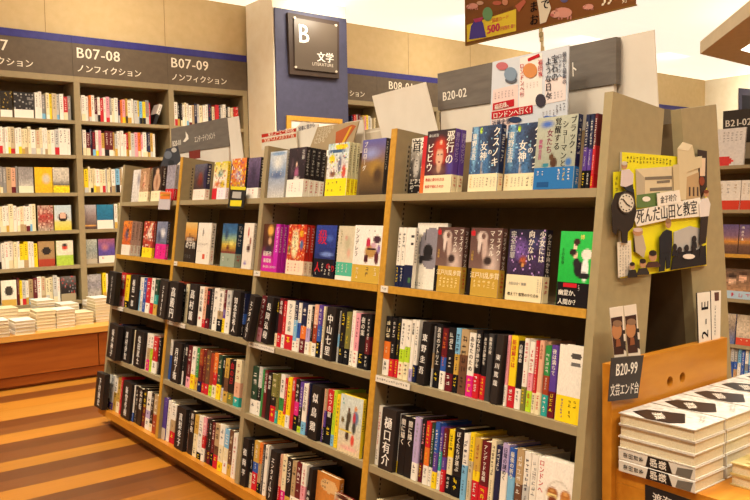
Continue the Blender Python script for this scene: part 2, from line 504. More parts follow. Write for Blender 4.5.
# ================================================================== the room
b = MB(); b.box(-4, -4, -0.1, 11.3, 8, 0); struct(b.build('floor', 'floor'))
b = MB(); b.box(-4, -4, 2.951, 4.2, 4.6, 3.05); struct(b.build('ceiling', 'dimglow'))
b = MB(); b.box(-4, 4.601, 2.951, 11.3, 8, 3.05); struct(b.build('ceiling_cove', 'glow'))
b = MB(); b.box(4.201, -4, 2.951, 11.3, 4.6, 3.05); struct(b.build('ceiling_cove', 'glow'))
b = MB(); b.box(-4, 6.14, 2.515, 11.15, 6.5, 2.945); struct(b.build('wall_back', 'wallboard'))
b = MB(); b.box(-4, 6.40, 0.0, 11.15, 6.5, 2.51); struct(b.build('wall_behind_shelves', 'back'))
b = MB(); b.box(11.15, -4, 0, 11.3, 6.6, 2.945); struct(b.build('wall_right', 'whitewall'))
b = MB(); b.box(-4.1, -4, 0, -4.0, 6.6, 2.945); struct(b.build('wall_left', 'whitewall'))
b = MB(); b.box(-4, -4.1, 0, 11.3, -4.0, 2.945); struct(b.build('wall_front', 'whitewall'))
# fine vertical joints of the wall boarding
for x in (1.72, 2.66, 5.3, 6.2, 7.9):
    b = MB(); b.box(x, 6.1385, 2.516, x + 0.004, 6.1395, 2.944, '#8d7448'); struct(b.build('trim_1', 'paper'))
# pillar with slate panel in front of the back wall
PX0 = 3.395
PY0 = at((276.0, 60), 0, PX0 + 0.012).y
PX1 = at((348.3, 60), 1, PY0).x
b = MB(); b.box(PX0, PY0 + 0.02, 0, PX1, 6.094, 2.94); struct(b.build('column', 'whitewall'))
b = MB(); b.box(PX0 + 0.012, PY0, 0.0, PX1 - 0.012, PY0 + 0.019, 2.83); struct(b.build('trim_2', 'navy'))
# hanging soffit with a recessed lamp, upper corner on the far side of the island
P0, P1, P2 = (at(q, 2, 2.6) for q in ((700, 54), (752, 14), (750, 66)))
P1 = P0 + (P1 - P0) * 1.7; P2 = P0 + (P2 - P0) * 1.9
P3 = P1 + (P2 - P0)
poly = [(p.x, p.y) for p in (P0, P1, P3, P2)]
ar = sum(poly[i][0] * poly[(i + 1) % 4][1] - poly[(i + 1) % 4][0] * poly[i][1] for i in range(4))
if ar < 0: poly.reverse()
b = MB(); b.prism(poly, 2.6, 2.72); struct(b.build('ceiling_soffit', 'soffit'))
t = thing('ceiling_light', 'square recessed ceiling lamp shining in the hanging beige soffit', 'light', Matrix.Translation((0, 0, 2.6)))
lc = P0 + (P1 - P0) * 0.345 + (P2 - P0) * 0.455
e1, e2 = (P1 - P0) * 0.15, (P2 - P0) * 0.2
q = [lc - e1 - e2, lc + e1 - e2, lc + e1 + e2, lc - e1 + e2]
q = [Vector((p.x, p.y, -0.002)) for p in q]
if (q[1] - q[0]).cross(q[2] - q[0]).z > 0: q.reverse()
b = MB(); b.slab(q, 0.0015, 'white'); b.build('lamp_panel', 'lamp', t)

# ================================================================== bookcases
C0 = 1.19
T_BCA = Matrix(((0, 0, 1, 0), (1, 0, 0, 0), (0, 1, 0, 0), (0, 0, 0, 1)))      # (b,c,a) -> (a,b,c)
TOPS = {1: 0.027, 2: -0.265, 3: -0.547, 4: -0.832, 5: -1.118}
DEP = 0.222

def leaning_bay(F, a0, a1, label, left_wood, end_panel, group, name='bookcase', first_end=False, tops=None, zt0=0.237, dep=0.222, kick_in=False):
    DEP = dep
    """one leaning unit: left upright at a0, shelves up to a1 (and an end upright there)"""
    root = thing(name, label, 'bookcase', place(F, a0, 0, -C0), group)
    w = a1 - a0
    tops = tops or TOPS
    zf = lambda bb: (bb * ST - 1.2) / CT + C0 + 0.001
    pw = 0.030
    def upright(x0, mat, nm='side_panel', zt=0.237, tk=pw):
        zb = tops[max(tops)] + C0 + 0.0005
        dn = nm == 'end_panel'
        p = MB(); p.prism([(0, zf(0) if dn else zb), (DEP, zf(DEP) if dn else zb), (DEP, zt + C0), (0, zt + C0)], x0, x0 + tk, 'white', T_BCA)
        o = p.build(nm, mat, root)
        return o
    upright(0, 'endpanel' if first_end else 'beige', 'end_panel' if first_end else 'side_panel', 0.258 if first_end else zt0)
    if left_wood:
        p = MB(); p.prism([(-0.0025, TOPS[5] + C0 + 0.0006), (-0.0001, TOPS[5] + C0 + 0.0006), (-0.0001, 0.2375 + C0), (-0.0025, 0.2375 + C0)], 0.001, pw - 0.001, 'white', T_BCA)
        o = p.build('edge_strip', 'yellowwood', root); o['label'] = 'honey coloured wooden edge strip'
    if end_panel:
        upright(w - 0.024, 'endpanel', 'end_panel', zt0 + 0.021, 0.024)
    xr = w - 0.0245 if end_panel else w - 0.0005
    xl = pw + 0.0005
    p = MB(); p.box(xl, DEP - 0.008, tops[max(tops)] + C0 - 0.034, xr, DEP - 0.001, zt0 - 0.015 + C0); p.build('back_panel', 'back', root)
    for r in sorted(tops)[:-1]:
        z = tops[r] + C0
        p = MB(); p.box(xl, 0.0, z - 0.022, xr, DEP - 0.0085, z)
        sh = p.build('shelf', 'beige', root)
        if r == (2 if zt0 < .3 else 3):
            p = MB(); p.box(xl, -0.003, z - 0.0225, xr, -0.0002, z + 0.0003); o = p.build('shelf_edge', 'yellowwood', sh)
    z = tops[max(tops)] + C0
    xb = xl if first_end else 0.0
    p = MB(); p.box(xb, -0.012, z - 0.036, xr, DEP - 0.0085, z); p.build('base_shelf', 'tablewood', root)
    p = MB(); p.prism([(0.035, zf(0.035)), (0.052, zf(0.052)), (0.052, z - 0.0365), (0.035, z - 0.0365)], (0.075 if kick_in else xb), xr, 'white', T_BCA); p.build('kick_board', 'lipwood', root)
    # slotted standards on the inner faces
    for xx, bb in ((xl, 0.045), (xl, 0.165)):
        p = MB(); p.box(xx, bb, 0.06, xx + 0.0012, bb + 0.013, 0.20 + C0, '#94866b')
        zz = 0.07
        while zz < 0.19 + C0:
            p.box(xx + 0.0010, bb + 0.004, zz, xx + 0.0015, bb + 0.009, zz + 0.008, '#2a2119'); zz += 0.0155
        p.build('slotted_standard', 'card', root)
    p = MB(); bx0 = xl + (xr - xl) * 0.33
    p.box(bx0, DEP - 0.0092, 0.06, bx0 + 0.012, DEP - 0.0082, 0.20 + C0, '#6a5a44')
    zz = 0.07
    while zz < 0.19 + C0:
        p.box(bx0 + 0.004, DEP - 0.0096, zz, bx0 + 0.008, DEP - 0.009, zz + 0.008, '#2a2119'); zz += 0.0155
    p.build('slotted_standard', 'card', root)
    return root

PA = [-4.318, -3.548, -2.748, -1.939, -1.113]
BAYROOT = {}
for i in range(4):
    BAYROOT[i + 1] = leaning_bay(ISL, PA[i], PA[i + 1] - (0.0 if i == 3 else 0.0005),
                {1: 'leaning taupe bookcase bay farthest along the island, by the wall bench', 2: 'leaning taupe bookcase bay third along the island with honey wood upright',
                 3: 'leaning taupe bookcase bay second along the island under the leaflets', 4: 'leaning taupe bookcase bay nearest, with the plain end panel'}[i + 1],
                i in (1, 3), i == 3, 'leaning bookcase bays of the island', kick_in=i == 0)
    if True:
        o = BAYROOT[i + 1]
leaning_bay(ISLB, 1.113, 1.113 + 0.80, 'leaning taupe bookcase of the island\'s rear side, backing the nearest bay', False, True, 'leaning bookcase bays of the rear side', 'bookcase', True, dep=0.180)
# labels slid onto shelf edges
def edge_label(bay, row, px0, px1, txt=None):
    a0, a1 = (ISL.a_at(x, 0, TOPS[row] - 0.011) for x in (px0, px1))
    r = BAYROOT[bay]; x0 = a0 - PA[bay - 1]; x1 = a1 - PA[bay - 1]
    p = MB(); z = TOPS[row] + C0
    p.box(x0, -0.0055, z - 0.021, x1, -0.0035, z - 0.001, '#ddd5c6')
    rnd = random.Random(int(px0))
    xx = x0 + 0.006
    while xx < x1 - 0.012:
        p.marks((xx, -0.0058, z - 0.006), (1, 0, 0), (0, 0, 1), 0.009, 0.009, 'black', rnd); xx += 0.0115
    o = p.build('shelf_label', 'card', r); o['label'] = 'small white shelf edge label'
edge_label(4, 3, 377, 411); edge_label(3, 3, 250, 275); edge_label(2, 3, 168, 186); edge_label(1, 3, 113, 124)
edge_label(4, 2, 382, 389); edge_label(3, 2, 255, 261); edge_label(2, 2, 175, 178)

# second island across the next aisle
TOPS2 = {1: 0.205, 2: -0.083, 3: -0.368, 4: -0.652, 5: -0.94, 6: -1.15}
for k in range(2):
    leaning_bay(ISL2, -3.05 + 0.8 * k, -2.25 + 0.8 * k - 0.0005, ['leaning bookcase of comics across the next aisle, half hidden by the island end', 'leaning bookcase across the next aisle at the photo\'s edge'][k], False, k == 1, 'leaning bookcases across the next aisle', 'bookcase', False, TOPS2, 0.43)

# wall bookcases
WS = [1.866, 1.602, 1.316, 1.03, 0.76, 0.485]
def wall_bay(x0, x1, label, closed_right=False):
    root = thing('wall_bookcase', label, 'bookcase', Matrix.Translation((x0, 6.1, 0)), 'bookcases along the back wall')
    w = x1 - x0
    p = MB(); p.box(0, 0, 0.405, 0.045, 0.26, 2.155); p.build('side_panel', 'beige', root)
    if closed_right:
        p = MB(); p.box(w - 0.045, 0, 0.405, w, 0.26, 2.155); p.build('side_panel', 'beige', root); w -= 0.045
    p = MB(); p.box(0.0455, 0.245, 0.405, w - 0.0005, 0.26, 2.155); p.build('back_panel', 'back', root)
    p = MB(); p.box(0, 0, 2.1555, x1 - x0 - 0.0005, 0.26, 2.2); p.build('top_panel', 'beige', root)
    for z in WS:
        p = MB(); p.box(0.0455, 0.004, z - 0.026, w - 0.0005, 0.2445, z); p.build('shelf', 'beige', root)
    p = MB(); p.box(0, 0.012, 0.37, x1 - x0 - 0.0005, 0.26, 0.4045); p.build('base_board', 'beige', root)
    return root
WX = [1.14, 1.90, 2.66, 3.375]
wall_bay(WX[0], WX[1] - 0.0005, 'taupe wall bookcase at the end of the wall, beneath the cut-off sign')
wall_bay(WX[1], WX[2] - 0.0005, 'taupe wall bookcase beneath the B07-08 sign')
wall_bay(WX[2], WX[3] + 0.018, 'taupe wall bookcase beneath the B07-09 sign, beside the pillar', True)
WX2 = [4.12, 4.85, 5.65, 6.45]
for k in range(3):
    wall_bay(WX2[k], WX2[k + 1] - 0.0005, ['taupe wall bookcase just behind the slate pillar', 'taupe wall bookcase beneath the half-hidden B08 sign', 'taupe wall bookcase hidden behind the gray header board'][k], k == 2)

def wall_sign(x0, x1, code, kana, label, xt):
    t = thing('wall_sign', label, 'sign', Matrix.Translation((x0, 6.1, 2.2)), 'category signs above the wall bookcases')
    w = x1 - x0 - 0.002
    p = MB(); p.box(0, 0, 0.0005, w, 0.035, 0.25); p.build('sign_face', 'signgray', t)
    p = MB(); p.box(0, -0.002, 0.2505, w, 0.035, 0.305); o = p.build('color_band', 'indigo', t); o['label'] = 'deep indigo band'
    for s_, z, sz in ((code, 0.142, 0.112), (kana, 0.040, 0.064)):
        if not s_: continue
        p = MB(); p.text(s_, (xt - x0 - .035, -0.0012, z), (1, 0, 0), (0, 0, 1), sz, '#efe6d0', False, 0.012)
        p.build('lettering', 'paper', t)
wall_sign(WX[0], WX[1], 'B07-07', 'ノンフィクション', 'umber wall sign cut by the photo edge, its code ending in 7', WX[0] + 0.0)
wall_sign(WX[1], WX[2], 'B07-08', 'ノンフィクション', 'umber wall sign lettered B07-08 under an indigo band', WX[1] + 0.06)
wall_sign(WX[2], WX[3] + 0.0195, 'B07-09', 'ノンフィクション', 'umber wall sign lettered B07-09 next to the pillar', WX[2] + 0.06)
wall_sign(WX2[0], WX2[1], '', 'ション', 'umber wall sign showing only its last strokes beside the pillar', WX2[0] + 0.42)
wall_sign(WX2[3], 11.1, '', '', 'blank umber wall sign strip behind the island end panels', 6.6)
wall_sign(WX2[1], WX2[3], 'B08-01', 'ノンフィクション', 'umber wall sign lettered B08, partly behind the blank card', at((391, 90), 1, 6.1).x)

# bench in front of the wall bookcases
t = thing('display_bench', 'low reddish wooden bench piled with books below the wall bookcases', 'bench', Matrix.Translation((0.6, 5.47, 0)))
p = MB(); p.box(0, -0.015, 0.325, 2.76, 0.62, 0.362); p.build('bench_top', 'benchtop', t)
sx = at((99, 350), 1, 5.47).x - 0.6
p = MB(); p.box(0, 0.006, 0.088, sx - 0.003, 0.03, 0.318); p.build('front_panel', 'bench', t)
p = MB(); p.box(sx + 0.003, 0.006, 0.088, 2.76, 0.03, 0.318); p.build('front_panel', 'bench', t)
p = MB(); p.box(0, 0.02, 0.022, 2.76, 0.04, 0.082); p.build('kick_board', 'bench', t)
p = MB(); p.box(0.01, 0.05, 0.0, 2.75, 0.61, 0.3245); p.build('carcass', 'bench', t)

# ================================================================== end-of-island table
YB = 1.085
TX0 = 1.54
t = thing('display_table', 'amber wood end table with a raised back board, against the island end', 'table', Matrix.Translation((1.54, 0.55, 0)))
TZ = 0.567
p = MB(); p.box(0.0, 0.0, TZ - 0.03, 1.0, YB - 0.55 - 0.026, TZ); p.build('tabletop', 'tablewood', t)
bx0 = at((611.5, 400), 1, YB - 0.025).x - 1.54; bx1 = at((727, 360), 1, YB - 0.025).x - 1.54
# back board with two drilled holes
p = MB()
yb0, yb1 = YB - 0.55 - 0.025, YB - 0.55
ztop = at((602.5, 367), 1, YB - 0.025).z
holes = [at((670, 381.5), 1, YB - 0.025), at((682.5, 377.5), 1, YB - 0.025)]
hx = [(q.x - 1.54, q.z) for q in holes]
hr = 0.0135
def ringface(p, xa, xb, za, zb, cx, cz, r, y, flip=False):
    n = 24
    cs = [math.atan2(zz - cz, xx - cx) % (2 * math.pi) for xx in (xa, xb) for zz in (za, zb)]
    an = sorted([2 * math.pi * i / n for i in range(n)] + cs)
    for i in range(len(an)):
        a0, a1 = an[i], (an[i + 1] if i + 1 < len(an) else an[0] + 2 * math.pi)
        if a1 - a0 < 1e-6: continue
        def edge(a, dummy=0):
            dx, dz = math.cos(a), math.sin(a)
            s = min((xb - cx) / dx if dx > 1e-9 else 1e9, (xa - cx) / dx if dx < -1e-9 else 1e9, (zb - cz) / dz if dz > 1e-9 else 1e9, (za - cz) / dz if dz < -1e-9 else 1e9)
            return (cx + dx * s, cz + dz * s)
        i0, i1 = (cx + r * math.cos(a0), cz + r * math.sin(a0)), (cx + r * math.cos(a1), cz + r * math.sin(a1))
        o0, o1 = edge(a0), edge(a1)
        f = [(i0[0], y, i0[1]), (o0[0], y, o0[1]), (o1[0], y, o1[1]), (i1[0], y, i1[1])]
        p.face(f if not flip else f[::-1], 'white')
xm = (hx[0][0] + hx[1][0]) / 2
zl = TZ - 0.2
for xa, xb, (cx_, cz_) in ((hx[0][0] - 0.05, xm, hx[0]), (xm, hx[1][0] + 0.05, hx[1])):
    ringface(p, xa, xb, cz_ - 0.035, ztop, cx_, cz_, hr, yb0); ringface(p, xa, xb, cz_ - 0.035, ztop, cx_, cz_, hr, yb1, True)
    for i in range(24):
        a0, a1 = 2 * math.pi * i / 24, 2 * math.pi * (i + 1) / 24
        q0, q1 = (cx_ + hr * math.cos(a0), cz_ + hr * math.sin(a0)), (cx_ + hr * math.cos(a1), cz_ + hr * math.sin(a1))
        p.face([(q0[0], yb0, q0[1]), (q1[0], yb0, q1[1]), (q1[0], yb1, q1[1]), (q0[0], yb1, q0[1])][::-1], 'white')
    zq = cz_ - 0.035
    p.face([(xa, yb0, 0), (xb, yb0, 0), (xb, yb0, zq), (xa, yb0, zq)], 'white'); p.face([(xb, yb1, 0), (xa, yb1, 0), (xa, yb1, zq), (xb, yb1, zq)], 'white')
    p.face([(xa, yb0, ztop), (xb, yb0, ztop), (xb, yb1, ztop), (xa, yb1, ztop)], 'white')
p.box(bx0, yb0, 0, hx[0][0] - 0.05, yb1, ztop); p.box(hx[1][0] + 0.05, yb0, 0, bx1, yb1, ztop)
o = p.build('back_board', 'tablewood', t); o['label'] = 'upright board with two finger holes'
p = MB(); p.box(0.0, 0.0, 0.0, 0.022, yb0 - 0.001, TZ - 0.0305); p.build('side_panel', 'tablewood', t)
p = MB(); p.box(0.978, 0.0, 0.0, 1.0, yb0 - 0.001, TZ - 0.0305); p.build('side_panel', 'tablewood', t)
p = MB(); p.box(0.0225, 0.02, 0.0, 0.9775, 0.04, TZ - 0.0305); p.build('front_panel', 'tablewood', t)

# ================================================================== spine rows of the island
# each entry: "px0-px1 upper+lower:lettering|band@share"  or  "px0-px1 D text"   (picture columns at half height)
ROWS = {
 (4, 3): """383-390 black+orange:cream|white@.27; 390-395 black:white|red@.3; 395-399.3 black:yellow|red@.3; 399.3-404.5 white+lime:black|cream@.28; 404.5-409.5 white+lime:darkgray|cream@.3;
   409.5-413.5 white:black=夜の波動|lilac@.2; 413.5-417.3 white:black|navy@.28; 418-428.6 D 東野圭吾 3; 429-433.5 gray+tan:black|palegray@.3; 433.5-440.5 black:white=流浪のアトリエ|black@.27; 440.5-446 maroon+blue:orange|white@.3; 446-453.5 black:white|maroon@.28;
   453.5-459 skyblue+gold:navy|black@.28; 459-467 tan+brown:black; 467-474 white:black=あなたのため|magenta@.33; 474-480 black:white=あなたが誰かを|red@.36; 480-486 black:white=あなたが誰かを|red@.36; 486-491.5 darkgray:white=最後の夜;
   491.8-502 D 東川篤哉 3; 502.5-508 pink:rust|white@.3; 508-516 yellow:red=新謎解きは|red@.3; 516-522 black:white=白銀の章|white@.3; 522-527 white:red|olive@.33; 527-533 white+pink:red|lime@.3; 533-537 red:white|cream@.28; 537-542 peach:rust=きみの話|cream@.3;
   542-549 green+rust:white|teal@.3; 549-556.3 purple:white=夜は満ちて|maroon@.36""",
 (4, 4): """375-380 white:red|white@.3; 380-394 D 樋口有介 0; 394.3-398.5 palegray:darkgray|yellow@.2; 398.5-405.5 black:white=闇に描く; 405.5-412.5 black:white=闇に描く; 412.5-418.5 lilac:gray|white@.28; 418.5-424 black:pink|maroon@.3; 424-429 red+orange:yellow|white@.3; 429-433 darkgreen:white|white@.3;
   433-437.5 blue+purple:white|yellow@.25; 437.5-441.5 purple+teal:white|white@.3; 441.5-445.5 maroon+purple:white|red@.35; 445.5-452.5 yellow+cream:black|black@.3; 452.5-461.5 black:white=ぼくたちが選ぶ|black@.3; 461.5-467 white+skyblue:navy; 467-472.5 yellow+beige:olive; 472.5-479.5 gold+yellow:rust|red@.36;
   479.5-488 maroon:white=アンデッド攻略|red@.33; 488-494 cream:black; 494-499.5 navy:white=すべてよし; 499.5-507 lilac+white:navy=日常の謎めく; 507-514 blue+skyblue:white=最後の祈り; 514-522 tan+brown:white; 522-529 white+palegray:navy; 529-536.5 white:gray""",
 (4, 5): """374-380 cream:black; 380-385 white:red; 385-392 black:white; 392-398 tan:black; 398-404 white:blue; 404-411 cream:black; 411-418 maroon:white; 418-425 white:black; 425-432 gray:white; 432-440 cream:red""",
 (3, 3): """246.5-256.5 D エンタメ(な) 11 OUT outer; 256.8-263 maroon:white=ウォッシュ|pink@.3 7; 264-272 D 長岡弘樹 7; 273.5-278 black:yellow=日本の街|cream@.28; 278-282 maroon:white=春の時|red@.28; 282-285.5 red:white|white@.28; 285.5-293.5 white:darkgray=ひとつの話|red@.3; 293.5-297 navy+skyblue:white|white@.2; 297-300 white+blue:black|white@.28;
   300-306 navy+orange:white|maroon@.28; 306-310 white+lilac:black|white@.25; 310-312.5 black:white|cream@.28; 312.5-317 peach+rust:white|white@.25; 317-321 purple+blue:white|black@.3; 321-323.5 cream:black|white@.3; 324-334 D 中山七里 2; 335-339.5 gray+skyblue:white|palegray@.3; 339.5-344.5 black:yellow|black@.3;
   344.5-349.5 olive:yellow|black@.3; 349.5-354 white:pink|white@.3; 354-358.5 pink:maroon|white@.3; 358.5-365 black:white=夜の案|black@.3; 365-369.5 black+maroon:white|black@.28""",
 (3, 4): """251-257 darkgreen:white|white@.3; 257-261 palegray+black:white|white@.3; 261-263 green:gray; 263-266.5 maroon:white=七つの記憶; 266.5-270.5 black:white=暁の宴; 270.5-276 olive+black:cream|red@.33; 276-278.5 olive:black|teal@.25; 278.5-283.5 white+green:black|yellow@.28; 283.5-286 red:white|yellow@.25; 286-290 yellow:black|white@.25; 290-294 red:white=赤い鳥;
   294-298.5 black+magenta:white|black@.3; 298.5-302 purple+black:white|lime@.12; 302-306.5 white:black=わたしの街|skyblue@.25; 306.5-308.7 navy:orange; 309-319 D 似鳥鶏 2; 319.3-322 peach:black|purple@.25; 322-325.5 tan+purple:white|black@.3; 325.5-332 red+black:white=七つの鍵|black@.36; 332-335 lime:olive|skyblue@.2; 335-338.7 yellow:olive""",
 (3, 5): """241-247 D 植岡平 0; 247-252.5 black:white|cream@.32; 252.5-258 gold+blue:white|red@.36; 258-261 orange+tan:maroon|black@.2; 261-263.5 darkgray:white; 263.5-267 white:black=冬の陽|white@.3; 267.4-275.3 D エンタメ(は) 3; 276-280.5 peach:brown|red@.36; 280.5-285.5 cream:black|magenta@.3; 285.5-290.5 black:white=ヨンゴク|gold@.24; 290.5-295 tan:black|white@.3;
   295-300 maroon:white|white@.3; 300-305 white+pink:red; 305.3-314.5 D 畠中 3""",
 (2, 3): """168.3-177.2 D 高殿円 2 OUT inner; 177.5-182.5 rust+brown:white; 182.5-185 black:white; 185-187.7 cream:gray; 188-195.3 D 高村薫 2; 195.5-198.5 brown:red; 198.5-203 white:black=ほんの風|white@.3; 203-206 peach:black|red@.2; 206-209.5 black:red=闇の塔|maroon@.25; 209.5-213 darkgray:white; 213-217.5 white:black|white@.36; 217.5-222.5 white+tan:black=風のかたち|black@.3;
   222.5-225.5 maroon+purple:white|yellow@.33; 225.5-230.2 palegray+white:navy; 230.5-239 D 知念実希人 2; 239.3-244 navy+blue:white|black@.3""",
 (2, 4): """168-171.3 white+blue:navy; 171.6-180 D 月村了衛 1; 180-184 black:white|white@.33; 184-187 black:white=脱北; 187-191 maroon:white|pink@.25; 191-195 white:black|yellow@.35; 195-198.5 green:white|gold@.3; 198.5-202 rust+maroon:gold|navy@.24; 202-205.5 maroon:gold|red@.24; 205.5-209.5 brown:gold|red@.24; 209.5-213 rust:red|lime@.25; 213-217 orange+red:cream|cream@.28;
   217-221 darkgreen:cream|yellow@.34; 221-224 black:white=夜の街|palegray@.3; 224-228 gold+brown:maroon|gold@.25; 228-234 black:red=血の日|olive@.25; 234-240 cream+peach:rust|teal@.2""",
 (2, 5): """167-170 white:tan; 170-175 white+tan:black|red@.3; 175.3-184.5 D 真梨幸子 1; 185-189 black+brown:white; 189-193.5 black:white=青い夜; 193.5-197.5 gold+cream:brown|cream@.3; 197.5-202 white:gray|black@.15; 202-205 pink+red:white|white@.3; 205-208 black:red; 208-211 black:white|maroon@.3; 211-214 maroon:white|black@.3; 214-218.5 tan+brown:black|red@.3; 218.5-223 white+cream:gray|yellow@.2;
   223-228 skyblue+cream:white|white@.28; 228-232 brown:cream|gold@.25; 232-236 white:red""",
 (1, 3): """107.5-115.5 D エンタメ(さ) 2 OUT outer; 115.5-120 palegray:black|white@.3; 120-125 red:white=恋歌|pink@.3; 125-129 yellow:rust|black@.2; 129.3-137 D 稲田一郎 1; 137-140 white+skyblue:navy; 140-143 white:blue|palegray@.3; 143-146 blue:white; 146-150 red:white|white@.28; 150-154 white:black|red@.3; 154-157.5 darkgreen+teal:white|gold@.3; 158.3-167.3 D エンタメ(た) 4 OUT inner""",
 (1, 4): """108-117.3 D 坂木神子 3 OUT outer; 117-119 rust:blue; 119-121.3 navy+blue:white; 121.6-130.8 D 澤村伊智 1; 131-134 cream:black|white@.3; 134.3-143 D 塩田武士 1; 143-147 white:red|cream@.25; 147-150 white+tan:black|magenta@.3; 150-152.5 white+lime:black; 152.5-157 red:white|white@.33; 157-160 black:white""",
 (1, 5): """95.5-103.5 D 下村敦史 0 OUT outer; 106-110 white:gray|black@.28; 110-113.5 palegray:black|purple@.2; 113.5-117 white+gold:black; 117-120 gold:black|cream@.3; 120-121.5 red:white; 121.8-130.5 D 新堂冬樹 1; 130.7-134 white:black|blue@.25; 134-138 black:white; 138-142 black:white=北の街; 142-146 black+maroon:yellow; 146-150 white+lilac:navy|white@.3; 150-153 black:white|cream@.2; 153-157 tan+rust:white""",
}
DISPLO = {(4, 3): ISL.a_at(556.8, .012, TOPS[3] + .094) - .001, (4, 4): ISL.a_at(536.0, .01, TOPS[4] + .094) - .001, (3, 4): ISL.a_at(339, .008, TOPS[4] + .094) - .001, (3, 5): ISL.a_at(315, .02, TOPS[5] + .094) - .001}
HT = {(4, 3): .186, (4, 4): .188, (4, 5): .186, (3, 3): .184, (3, 4): .188, (3, 5): .188, (2, 3): .184, (2, 4): .188, (2, 5): .190, (1, 3): .182, (1, 4): .186, (1, 5): .192}
for (bay, row), txt in ROWS.items():
    rnd = random.Random(bay * 10 + row)
    H0 = HT[(bay, row)]
    c = TOPS[row] + 0.0006
    lo = PA[bay - 1] + 0.0325
    hi = PA[bay] - (0.027 if bay == 4 else 0.0015)
    n = 0; nd = 0
    place_words = f"{ROWW[row]}, {BAYW[bay]}"
    items = []
    for item in [q.strip() for q in txt.replace('\n', ' ').split(';')]:
        toks = item.split()
        x0, x1 = (float(v) for v in toks[0].split('-'))
        is_div = toks[1] == 'D'
        sb = 0.004 if is_div else 0.016 + rnd.uniform(0, 0.006)
        out = 'OUT' in toks
        if out: sb = -0.034
        h = H0 * (rnd.uniform(0.95, 1.02) if not is_div else 1.0)
        a0 = ISL.a_at(x0, sb, c + h / 2); a1 = ISL.a_at(x1, sb, c + h / 2)
        roll = math.radians(float(toks[3])) if is_div else math.radians(float(toks[2])) if len(toks) > 2 else 0.0
        items.append([toks, is_div, sb, out, h, a0, a1, roll])
    prev = lo
    for it in items:
        if it[3]: continue
        it[5] = max(it[5], prev); it[6] = max(it[6], it[5] + 0.006); prev = it[6]
    for s_ in (hi,):
        for r_ in (DISPLO.get((bay, row)),):
            if r_: hi = min(hi, r_)
    nxt = hi
    for it in reversed(items):
        if it[3]: continue
        it[6] = min(it[6], nxt); it[5] = min(it[5], it[6] - 0.0055); nxt = it[5]
    # groups of neighbours that lean alike share the room their lean takes
    k = 0
    while k < len(items):
        j = k
        while j + 1 < len(items) and items[k][7] and items[j + 1][7] == items[k][7]: j += 1
        if items[k][7]:
            g0, g1 = items[k][5], items[j][6]
            lean = math.tan(items[k][7]) * items[k][4] * 1.02
            f = (g1 - g0 - lean) / (g1 - g0) if g1 - g0 > lean * 1.6 else None
            if f is None:
                for q in range(k, j + 1): items[q][7] = 0.0
            else:
                for q in range(k, j + 1):
                    items[q][5] = g0 + (items[q][5] - g0) * f; items[q][6] = g0 + (items[q][6] - g0) * f
        k = j + 1
    for toks, is_div, sb, out, h, a0, a1, roll in items:
        base_a0 = a0 + 0.0003
        w = max(0.0042, (a1 - a0) * math.cos(roll) - 0.001)
        if out: base_a0 = a0 - math.tan(roll) * h / 2
        m = place(ISL, base_a0, sb, c + (0.0005 + w * math.sin(roll) if roll else 0), roll)
        if is_div:
            nd += 1
            g = f'author dividers on the {ROWW[row]} of the {BAYW[bay]}'
            lab = f"black author divider with white lettering, {ORD[nd]} divider on {place_words}"
            if out: lab = f"black author divider hung before the {toks[-1]} upright, {place_words}"
            divider(m, w, h, toks[2], lab, g, d=0.125 if not out else 0.030, col=rnd.choice(('#1d1817', '#241d1b', '#2b2320')), name='hanging_author_divider' if out else 'author_divider')
        else:
            n += 1
            spec = toks[1]; title = None
            if '=' in spec:
                pre, post = spec.split('=')
                if '|' in post:
                    title, bd = post.split('|'); spec = pre + '|' + bd
                else:
                    title, spec = post, pre
            cols = spec.split('|')[0].split(':')[0].split('+')
            band = spec.split('|')[1].split('@')[0] if '|' in spec else None
            lab = ' and '.join(dict.fromkeys(cw(q) for q in cols)) + ' hardcover' + (f' with {cw(band)} band' if band else '') + f", {ORD[n]} spine on {place_words}"
            spine_book(m, w, h, 0.128 + rnd.uniform(-0.004, 0.004), spec, rnd, lab, f'hardcovers on the {ROWW[row]} of the {BAYW[bay]}', title)

# ================================================================== books shown face-out
DES = {}
def des(key, **k): DES[key] = k
def B3(lo, mi, hi): return [(0, lo), (0.55, mi), (1, hi)]
